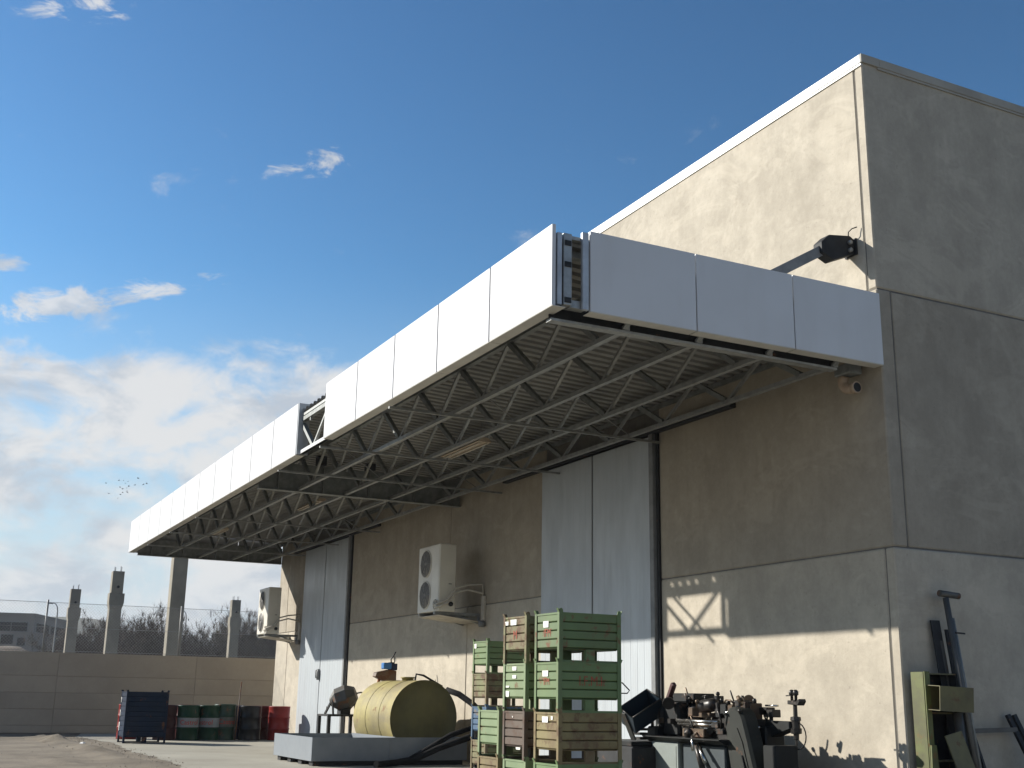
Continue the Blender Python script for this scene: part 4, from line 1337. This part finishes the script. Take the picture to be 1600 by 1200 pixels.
dp = thing('pillar_drill', 'pillar drill with bright blue motor standing behind the yellow tank', 'drill', (-11.0, -0.60, 0.004))
Z = (0, 0, 0)
MB().box(-0.22, 0.22, -0.22, 0.18, 0, 0.06).build('base', M_oldgrey, dp, off=Z, bevel=0.01)
MB().tube([(0, 0, 0.06), (0, 0, 1.50)], 0.055, 14).build('pillar', M_oldgrey, dp, off=Z)
MB().prism([(-0.30, 1.26), (-0.28, 1.33), (-0.05, 1.38), (0.07, 1.36), (0.07, 1.20), (-0.06, 1.16), (-0.2, 1.22)], lambda u, v, a: (a, u, v), -0.08, 0.08).build('head', mat('drill_ochre', (0.15, 0.085, 0.04), (0.09, 0.06, 0.04), scale=6, rough=0.6, rust=0.5), dp, off=Z, bevel=0.008)
MB().box(-0.06, 0.08, -0.16, -0.02, 1.385, 1.49).build('motor', mat('motor_blue', (0.03, 0.17, 0.45), (0.025, 0.14, 0.37), scale=6, rough=0.45), dp, off=Z, bevel=0.012)
MB().box(-0.05, 0.06, -0.02, 0.09, 1.37, 1.48).build('switch_box', P_blue, dp, off=Z, bevel=0.006)
MB().tube([(0, -0.20, 1.24), (0, -0.23, 1.12), (0, -0.25, 1.02)], [0.03, 0.022, 0.014], 8).build('spindle', mat('rust_orange', (0.3, 0.11, 0.03), rough=0.8), dp, off=Z)
MB().tube([(0.03, 0.0, 1.44), (0.03, -0.02, 1.54), (0.03, 0.03, 1.62), (0.03, 0.06, 1.67)], 0.012, 6).build('feed_lever', M_dark, dp, off=Z)
MB().tube([(-0.03, 0.04, 1.42), (-0.03, 0.07, 1.52), (-0.03, 0.05, 1.60)], 0.009, 6).build('feed_lever', M_dark, dp, off=Z)
MB().box(-0.12, 0.12, -0.32, 0.06, 0.80, 0.84).build('table', M_oldgrey, dp, off=Z, bevel=0.006)

# ---------------------------------------------------------------- scrap machines in front of the right-hand wall
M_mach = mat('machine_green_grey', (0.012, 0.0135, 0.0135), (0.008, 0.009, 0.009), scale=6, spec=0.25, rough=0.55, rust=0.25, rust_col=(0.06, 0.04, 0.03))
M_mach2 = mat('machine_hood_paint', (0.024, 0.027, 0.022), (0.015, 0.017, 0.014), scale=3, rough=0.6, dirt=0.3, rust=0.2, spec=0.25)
M_cab = mat('cabinet_pale_green', (0.22, 0.25, 0.23), (0.18, 0.205, 0.19), scale=3, rough=0.55, dirt=0.3, dirt_col=(0.14, 0.12, 0.08))
M_cab2 = mat('cabinet_teal', (0.03, 0.045, 0.052), (0.022, 0.034, 0.04), scale=3, rough=0.55, dirt=0.3)
M_chrome = mat('bare_steel', (0.62, 0.60, 0.56), (0.45, 0.42, 0.38), scale=14, rough=0.22, metal=0.95, rust=0.1)
M_iron = mat('oily_iron', (0.04, 0.037, 0.034), (0.025, 0.023, 0.022), scale=9, rough=0.4, metal=0.5, rust=0.3, rust_col=(0.075, 0.045, 0.028))
M_brass = mat('dull_bronze', (0.14, 0.10, 0.065), (0.08, 0.055, 0.038), scale=8, rough=0.45, metal=0.5, rust=0.25)
RX = Euler((0, R(90), 0)).to_matrix().to_4x4()
RYm = Euler((R(90), 0, 0)).to_matrix().to_4x4()


def cyl(a, b, r, n=14):
    return MB().tube([a, b], r, n)


la = thing('scrap_lathe', 'old dark turret lathe on a pale green cabinet by the wall', 'machine', (-1.8, -0.75, 0.004))
MB().box(-2.50, -2.02, -1.02, -0.42, 0.0, 0.56).build('cabinet', M_cab, la, bevel=0.012)
MB().box(-2.015, -1.32, -0.98, -0.45, 0.0, 0.55).build('cabinet', M_cab2, la, bevel=0.012)
MB().box(-2.46, -2.06, -1.024, -1.021, 0.05, 0.52).build('cabinet_door', M_cab, la)
MB().prism([(-1.02, 0.56), (-1.10, 0.60), (-1.10, 0.61), (-0.40, 0.61), (-0.40, 0.56)], lambda u, v, a: (a, u, v), -2.55, -1.25).build('chip_tray', M_mach, la)
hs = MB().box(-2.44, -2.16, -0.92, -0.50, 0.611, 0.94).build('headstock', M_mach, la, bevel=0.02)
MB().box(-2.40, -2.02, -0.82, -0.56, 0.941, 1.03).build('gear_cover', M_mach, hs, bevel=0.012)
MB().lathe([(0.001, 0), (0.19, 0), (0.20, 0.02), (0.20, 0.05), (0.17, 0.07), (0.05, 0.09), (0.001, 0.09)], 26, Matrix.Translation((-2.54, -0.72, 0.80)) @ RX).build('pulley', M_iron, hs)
MB().lathe([(0.001, 0), (0.06, 0), (0.075, 0.03), (0.04, 0.05), (0.001, 0.05)], 16, Matrix.Translation((-2.59, -0.76, 0.82)) @ RX).build('hub', M_chrome, hs)
MB().bar((-2.66, -0.74, 0.86), (-2.40, -0.80, 1.125), 0.055, 0.055, (0, 1, 0)).build('long_lever', mat('lever_maroon', (0.09, 0.035, 0.035), (0.06, 0.025, 0.025), scale=6, rough=0.6), la, bevel=0.01)
MB().lathe([(0.001, 0), (0.09, 0), (0.10, 0.03), (0.10, 0.11), (0.06, 0.14), (0.001, 0.14)], 20, Matrix.Translation((-2.15, -0.74, 0.84)) @ RX).build('chuck', M_iron, la)
cyl((-2.02, -0.74, 0.935), (-1.84, -0.74, 0.935), 0.032).build('spindle_nose', M_chrome, la)
tu = MB().lathe([(0.001, 0), (0.055, 0), (0.066, 0.02), (0.066, 0.19), (0.05, 0.24), (0.001, 0.25)], 18, Matrix.Translation((-1.93, -0.80, 0.90)) @ Euler((0, R(84), 0)).to_matrix().to_4x4()).build('turret', M_iron, la)
MB().lathe([(0.001, 0), (0.03, 0), (0.03, 0.02), (0.001, 0.02)], 12, Matrix.Translation((-1.955, -0.80, 0.90)) @ RX).build('turret_bore', M_chrome, tu)
cyl((-1.86, -0.80, 0.955), (-1.86, -0.80, 1.005), 0.01, 6).build('turret_pin', M_iron, tu)
cyl((-1.90, -0.80, 1.0), (-1.82, -0.80, 1.012), 0.009, 6).build('turret_handle', M_iron, tu)
MB().box(-2.02, -1.66, -0.90, -0.62, 0.80, 0.845).build('cross_slide', M_brass, la, bevel=0.006)
for yy, zz in ((-0.95, 0.765), (-0.93, 0.735), (-0.88, 0.70)):
    cyl((-2.14, yy, zz), (-1.45, yy, zz), 0.017, 10).build('feed_rod', M_chrome, la)
b = MB()
b.box(-2.12, -1.25, -0.90, -0.82, 0.612, 0.70)
b.box(-2.12, -1.25, -0.66, -0.58, 0.612, 0.70)
for i in range(4):
    b.box(-2.0 + i * 0.22, -1.95 + i * 0.22, -0.819, -0.661, 0.63, 0.68)
b.build('bed', M_iron, la)
ap_ = MB().box(-1.98, -1.62, -1.0, -0.905, 0.615, 0.695).build('saddle_apron', M_brass, la, bevel=0.008)
MB().lathe([(0.001, 0), (0.045, 0), (0.05, 0.01), (0.05, 0.03), (0.02, 0.04), (0.001, 0.06)], 16, Matrix.Translation((-1.86, -1.0, 0.655)) @ RYm).build('hand_wheel', M_iron, ap_)
MB().tube([(-1.74, -1.0, 0.66), (-1.70, -1.08, 0.62), (-1.64, -1.12, 0.50)], 0.014, 7).build('crank', M_chrome, ap_)
for i, (xx, hh, wd) in enumerate(((-1.66, 0.985, 0.026), (-1.55, 0.97, 0.05), (-1.44, 0.965, 0.04), (-1.33, 1.01, 0.035), (-1.25, 0.955, 0.05), (-1.15, 0.985, 0.03))):
    tp = MB().box(xx - wd, xx + wd, -0.82, -0.68, 0.80 - 0.05 * (i % 2), hh - 0.04).build('tool_post', (M_iron, M_mach, M_brass)[i % 3] if i != 4 else M_cab2, la, bevel=0.008)
    MB().lathe([(0.001, 0), (0.02, 0), (0.02, 0.03), (0.012, 0.045), (0.001, 0.045)], 8, Matrix.Translation((xx, -0.75, hh - 0.042))).build('clamp_nut', M_iron, tp)
MB().box(-1.72, -1.08, -0.84, -0.60, 0.70, 0.80).build('tool_slide', M_iron, la, bevel=0.008)
MB().tube([(-1.56, -0.79, 0.95), (-1.52, -0.80, 0.97), (-1.45, -0.80, 0.965), (-1.42, -0.79, 0.94)], 0.009, 6).build('coolant_pipe', M_brass, la)
MB().box(-1.64, -1.50, -0.97, -0.905, 0.56, 0.60).build('oil_cup', M_brass, la)
cyl((-1.80, -0.98, 0.60), (-1.60, -1.04, 0.34), 0.03, 10).build('broken_arm', M_iron, la)
cyl((-1.66, -1.04, 0.56), (-1.50, -1.08, 0.40), 0.02, 8).build('broken_arm', M_chrome, la)

rc = random.Random(21)
for i in range(64):
    px_, py_, pz_ = rc.uniform(-2.5, -1.05), rc.uniform(-1.0, -0.6), rc.uniform(0.64, 0.97)
    k = rc.choice(('rod', 'gear', 'block', 'knob', 'lever'))
    mm = rc.choice((M_iron, M_mach, M_iron, M_brass))
    q = Euler((rc.uniform(-0.4, 0.4), R(90) + rc.uniform(-0.5, 0.5), rc.uniform(0, 3))).to_matrix().to_4x4()
    T0 = Matrix.Translation((px_, py_, pz_))
    if k == 'gear':
        r0 = rc.uniform(0.03, 0.065)
        MB().lathe([(0.001, 0), (r0, 0), (r0, 0.022), (r0 * 0.4, 0.026), (r0 * 0.4, 0.045), (0.001, 0.045)], 14, T0 @ q, smooth=False).build('gear', mm, la)
    elif k == 'rod':
        MB().lathe([(0.001, -0.1), (0.012, -0.1), (0.012, 0.1), (0.001, 0.1)], 8, T0 @ q).build('rod', rc.choice((M_chrome, M_iron)), la)
    elif k == 'block':
        a_, b_, c_ = rc.uniform(0.025, 0.06), rc.uniform(0.02, 0.05), rc.uniform(0.02, 0.05)
        MB().box(-a_, a_, -b_, b_, -c_, c_, M=T0).build('block', mm, la, bevel=0.006)
    elif k == 'knob':
        MB().lathe([(0.001, 0), (0.008, 0), (0.008, 0.06), (0.02, 0.07), (0.02, 0.09), (0.001, 0.10)], 10, T0 @ Euler((rc.uniform(-0.6, 0.6), rc.uniform(-0.6, 0.6), 0)).to_matrix().to_4x4()).build('knob', mm, la)
    else:
        MB().tube([T0 @ Vector((0, 0, -0.06)), T0 @ Vector((0.03, -0.02, 0.03)), T0 @ Vector((0.02, -0.05, 0.12))], 0.009, 6).build('lever', mm, la)
hd = thing('belt_guard', 'tall rounded grey green belt guard leaning on the lathe', 'machine guard', (-1.1, -0.75, 0.004))
pf = [(-1.18, 0.0), (-0.78, 0.0), (-0.86, 0.30), (-0.98, 0.66), (-1.03, 0.80), (-1.07, 0.87), (-1.14, 0.905), (-1.23, 0.91), (-1.30, 0.87), (-1.33, 0.80), (-1.30, 0.55)]
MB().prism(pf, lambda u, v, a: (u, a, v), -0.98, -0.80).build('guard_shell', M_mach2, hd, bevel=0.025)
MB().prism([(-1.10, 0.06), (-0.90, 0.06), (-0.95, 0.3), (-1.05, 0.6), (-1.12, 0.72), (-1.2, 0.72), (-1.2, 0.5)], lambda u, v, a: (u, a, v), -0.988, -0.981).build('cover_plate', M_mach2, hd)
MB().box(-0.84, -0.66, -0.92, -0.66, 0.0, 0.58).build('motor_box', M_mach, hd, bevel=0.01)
MB().tube([(-1.05, -0.995, 0.48), (-1.0, -1.0, 0.36), (-1.03, -1.0, 0.22), (-1.1, -1.0, 0.12)], 0.008, 6).build('cable', M_rubber, hd)

ar = thing('drill_arm', 'cast iron drill arm with clamp head and looped cable at the machine end', 'machine', (-0.9, -0.7, 0.004))
MB().box(-1.22, -0.96, -0.78, -0.56, 0.0, 0.74).build('stand', M_mach, ar, bevel=0.012)
MB().prism([(-1.05, 0.62), (-0.78, 0.70), (-0.70, 0.72), (-0.70, 0.79), (-1.05, 0.79)], lambda u, v, a: (u, a, v), -0.72, -0.60).build('arm', M_mach, ar, bevel=0.008)
MB().lathe([(0.001, 0), (0.012, 0), (0.013, 0.05), (0.024, 0.055), (0.026, 0.10), (0.05, 0.105), (0.052, 0.15), (0.04, 0.155), (0.04, 0.215), (0.05, 0.22), (0.046, 0.25), (0.02, 0.255), (0.018, 0.40), (0.001, 0.40)], 12, Matrix.Translation((-0.68, -0.66, 0.58)), smooth=False).build('quill', M_iron, ar)
b = MB()
b.prism([(-0.74, 0.94), (-0.60, 0.93), (-0.57, 0.965), (-0.58, 0.99), (-0.62, 0.965), (-0.74, 0.975)], lambda u, v, a: (u, a, v), -0.70, -0.62)
b.build('yoke', M_iron, ar, bevel=0.004)
for xx in (-0.72, -0.665):
    MB().lathe([(0.014, 0), (0.014, 0.04), (0.026, 0.05), (0.026, 0.08), (0.01, 0.095), (0.001, 0.095)], 10, Matrix.Translation((xx, -0.66, 0.975))).build('clamp_screw', M_iron, ar)
cyl((-0.80, -0.66, 1.015), (-0.72, -0.66, 1.02), 0.006, 6).build('cotter_pin', M_iron, ar)
MB().tube([(-0.64, -0.66, 0.78)] + [(-0.66 + 0.11 * math.sin(a * math.pi / 10), -0.66, 0.665 + 0.115 * math.cos(a * math.pi / 10)) for a in range(2, 10)] + [(-0.70, -0.66, 0.545)], 0.006, 6).build('cable', M_rubber, ar)
for xx, zz in ((-1.08, 0.84), (-1.0, 0.82)):
    MB().box(xx - 0.07, xx + 0.07, -0.72, -0.62, zz, zz + 0.07).build('bracket', M_iron, ar, bevel=0.006)
cyl((-1.10, -0.66, 0.925), (-0.92, -0.66, 0.925), 0.010, 6).build('bracket_pin', M_chrome, ar)
cyl((-1.0, -0.68, 0.74), (-1.0, -0.68, 0.82), 0.018, 8).build('prop', M_iron, ar)

# blue tilted box on a dark machine base
mbs = thing('machine_base', 'black cast iron machine base beside the pale green cabinet', 'machine', (-2.9, -0.95, 0.004))
MB().box(-3.35, -2.42, -1.30, -0.62, 0.0, 0.50).build('plinth', M_dark, mbs, bevel=0.015)
MB().box(-3.30, -2.50, -1.26, -0.66, 0.501, 0.545).build('top_plate', M_mach, mbs, bevel=0.006)
for i in range(5):
    MB().lathe([(0.001, 0), (0.018, 0), (0.018, 0.018), (0.001, 0.018)], 6, Matrix.Translation((-3.25 + i * 0.07, -1.2, 0.546))).build('bolt', M_iron, mbs)
b = MB()
b.box(-2.62, -2.44, -1.0, -0.72, 0.546, 0.70)
b.build('bearing_block', M_mach, mbs, bevel=0.02)
for i in range(3):
    MB().box(-2.83, -2.70, -1.03, -0.9, 0.56 + i * 0.045, 0.585 + i * 0.045).build('fin', M_iron, mbs)

bb = thing('steel_bin', 'dark blue open steel bin tilted on props above the black base', 'bin', (-2.72, -1.0, 0.56))
BMx = Matrix.Translation((-2.62, -1.06, 0.845)) @ Euler((R(30), 0, R(-4))).to_matrix().to_4x4() @ Euler((0, R(30), 0)).to_matrix().to_4x4()
M_bin = mat('bin_blue', (0.018, 0.032, 0.045), (0.014, 0.025, 0.036), scale=4, rough=0.45, rust=0.2, rust_col=(0.07, 0.05, 0.035))
hw, hd_, hh_ = 0.19, 0.11, 0.105
for nm, q in (('front_sheet', (hd_ - 0.006, hd_, -hw, hw, -hh_, hh_)), ('rear_sheet', (-hd_, -hd_ + 0.006, -hw, hw, -hh_, hh_)), ('side_sheet', (-hd_ + 0.0065, hd_ - 0.0065, -hw, -hw + 0.006, -hh_, hh_)),
              ('side_sheet', (-hd_ + 0.0065, hd_ - 0.0065, hw - 0.006, hw, -hh_, hh_)), ('bottom', (-hd_ + 0.0065, hd_ - 0.0065, -hw + 0.0065, hw - 0.0065, -hh_, -hh_ + 0.006))):
    MB().box(*q, M=BMx).build(nm, M_bin, bb)
rim = MB()
for a, c in (((hd_, -hw), (hd_, hw)), ((-hd_, -hw), (-hd_, hw)), ((hd_, hw), (-hd_, hw)), ((hd_, -hw), (-hd_, -hw))):
    rim.tube([BMx @ Vector((a[0], a[1], hh_)), BMx @ Vector((c[0], c[1], hh_))], 0.007, 5)
rim.build('rim', M_iron, bb)
MB().bar((-2.62, -1.28, 0.82), (-2.66, -1.13, 0.56), 0.055, 0.02).build('prop', M_oldgrey, bb)
MB().bar((-2.58, -0.96, 0.82), (-2.60, -0.93, 0.56), 0.02, 0.03).build('prop', M_dark, bb)
MB().bar((-2.60, -0.80, 0.90), (-2.62, -0.86, 0.56), 0.05, 0.02).build('prop', M_oldgrey, bb)
MB().tube([(-2.56, -0.86, 0.95), (-2.55, -0.78, 0.93), (-2.55, -0.70, 0.90)], 0.025, 8).build('pivot', M_iron, bb)

# ---------------------------------------------------------------- things leaning on the shaded end wall
M_oliveb = mat('olive_paint', (0.125, 0.112, 0.045), (0.09, 0.08, 0.035), scale=4, rough=0.6, rust=0.4, rust_col=(0.09, 0.055, 0.03), dirt=0.3, rscale=7)
M_lime = mat('lime_paint', (0.11, 0.125, 0.035), (0.075, 0.075, 0.03), scale=4, rough=0.6, rust=0.3, rust_col=(0.13, 0.08, 0.03), rscale=6)
tp = thing('tee_prop', 'tall steel prop with a tee head leaning on the shaded end wall', 'prop', (0.30, 0.62, 0.004))
MB().tube([(0.34, 0.50, 0.01), (0.12, 0.47, 1.90)], 0.028, 10).build('tube', M_oldgrey, tp)
MB().tube([(0.34, 0.555, 0.01), (0.145, 0.515, 1.72)], 0.013, 8).build('inner_tube', M_galvd, tp)
MB().tube([(0.115, 0.40, 1.94), (0.115, 0.64, 1.925)], 0.030, 10).build('tee_head', M_oldgrey, tp)
MB().tube([(0.17, 0.48, 1.59), (0.17, 0.62, 1.585)], 0.008, 6).build('pin', M_dark, tp)
for i, (ya, yb3, zt, xw, lb) in enumerate(((0.42, 0.40, 1.70, 0.055, 'wide dark steel strip leaning left of the tee prop'), (0.46, 0.44, 1.52, 0.02, 'narrow dark steel strip leaning beside the wide one'), (0.52, 0.50, 1.62, 0.026, 'dark steel angle leaning close behind the tee prop'))):
    tag(MB().bar((0.22 + 0.02 * i, ya, 0.01), (0.035 + 0.02 * i, yb3, zt), xw * 2, 0.014, (1, 0, 0)).build('steel_strip', M_dark if i != 1 else M_oldgrey, off=(0.22, ya, 0.004)), lb, 'steel bar', 'steel bars on the end wall')
bp = thing('lime_post', 'lime green rusted steel channel standing against the end wall', 'post', (0.20, 0.14, 0.004))
MB().box(0.20, 0.215, 0.045, 0.105, 0.0, 1.24).build('web', M_lime, bp, bevel=0.003)
MB().box(0.05, 0.199, 0.042, 0.055, 0.0, 1.235).build('flange', M_lime, bp, bevel=0.003)
MB().prism([(0.03, 0.0), (0.15, 0.0), (0.11, 0.62), (0.05, 0.62)], lambda u, v, a: (a, u, v), 0.2165, 0.232).build('gusset', M_lime, bp)
sh = thing('shelf_unit', 'dark narrow steel shelf frame behind the olive box', 'shelf', (0.12, 0.36, 0.004))
MB().box(0.03, 0.19, 0.115, 0.125, 0.0, 1.23).build('side', M_dark, sh)
MB().box(0.03, 0.19, 0.445, 0.455, 0.0, 1.23).build('side', M_dark, sh)
MB().box(0.02, 0.03, 0.115, 0.455, 0.0, 1.23).build('back', M_dark, sh)
for zz in (0.08, 0.48, 0.88, 1.215):
    MB().box(0.031, 0.19, 0.126, 0.444, zz, zz + 0.012).build('shelf', M_oliveb, sh)
bxo = thing('olive_box', 'olive sheet steel box hung on the shelf frame, one end open', 'box', (0.285, 0.245, 0.90))
M4 = Matrix.Translation((0.285, 0.245, 1.01)) @ Euler((R(-2), R(3), R(-3))).to_matrix().to_4x4()
for nm, q in (('front', (0.085, 0.091, -0.19, 0.19, -0.105, 0.105)), ('back', (-0.091, -0.085, -0.19, 0.19, -0.105, 0.105)), ('top', (-0.0845, 0.0845, -0.19, 0.19, 0.099, 0.105)), ('bottom', (-0.0845, 0.0845, -0.19, 0.19, -0.105, -0.099)), ('end', (-0.0845, 0.0845, 0.184, 0.19, -0.0985, 0.0985))):
    MB().box(*q, M=M4).build(nm, M_oliveb, bxo)
tag(MB().bar((0.44, 0.40, 0.0), (0.30, 0.24, 0.72), 0.20, 0.012, (1, 0, 0)).build('olive_board', M_oliveb, off=(0.44, 0.40, 0.004)), 'olive painted steel plate leaning below the box', 'plate')
tag(MB().tube([(0.27, 0.40, 0.0), (0.235, 0.385, 0.895)], 0.04, 12).build('grey_pipe', M_oldgrey, off=(0.27, 0.40, 0.004)), 'short grey pipe standing under the olive box', 'pipe')
fr = thing('scrap_trestle', 'low dark steel trestle leaning at the foot of the end wall', 'trestle', (0.25, 1.1, 0.004))
for ya, yb3 in ((1.38, 1.20), (1.46, 1.28)):
    MB().bar((0.36, ya, 0.0), (0.06, yb3, 0.88), 0.045, 0.03, (1, 0, 0)).build('upright', M_dark, fr)
MB().bar((0.11, 0.66, 0.735), (0.11, 1.24, 0.75), 0.03, 0.04).build('cross_bar', M_oldgrey, fr)
MB().bar((0.30, 0.70, 0.12), (0.30, 1.36, 0.13), 0.03, 0.04).build('cross_bar', M_oldgrey, fr)
MB().bar((0.33, 0.70, 0.0), (0.10, 0.67, 0.78), 0.03, 0.03).build('upright', M_dark, fr)

# ---------------------------------------------------------------- haze: one closed box of thin air round everything
HAZE = 0.00024
hm = bpy.data.materials.new('thin_air')
hm.use_nodes = True
hm.node_tree.nodes.clear()
ho = hm.node_tree.nodes.new('ShaderNodeOutputMaterial')
hv = hm.node_tree.nodes.new('ShaderNodeVolumePrincipled')
hv.inputs['Color'].default_value = (0.80, 0.87, 1.0, 1)
hv.inputs['Density'].default_value = HAZE
hv.inputs['Anisotropy'].default_value = 0.2
hm.node_tree.links.new(hv.outputs[0], ho.inputs['Volume'])
hz = MB().box(-920, 900, -920, 900, -1.0, 46).build('haze', hm)
hz['kind'] = 'stuff'
hz['label'] = 'thin bluish haze filling the air'

# ---------------------------------------------------------------- to metres
for o in list(scn.objects):
    if o.parent is None and o.type in ('MESH', 'EMPTY'):
        o.location = o.location * S
        o.scale = o.scale * S
bpy.context.view_layer.update()
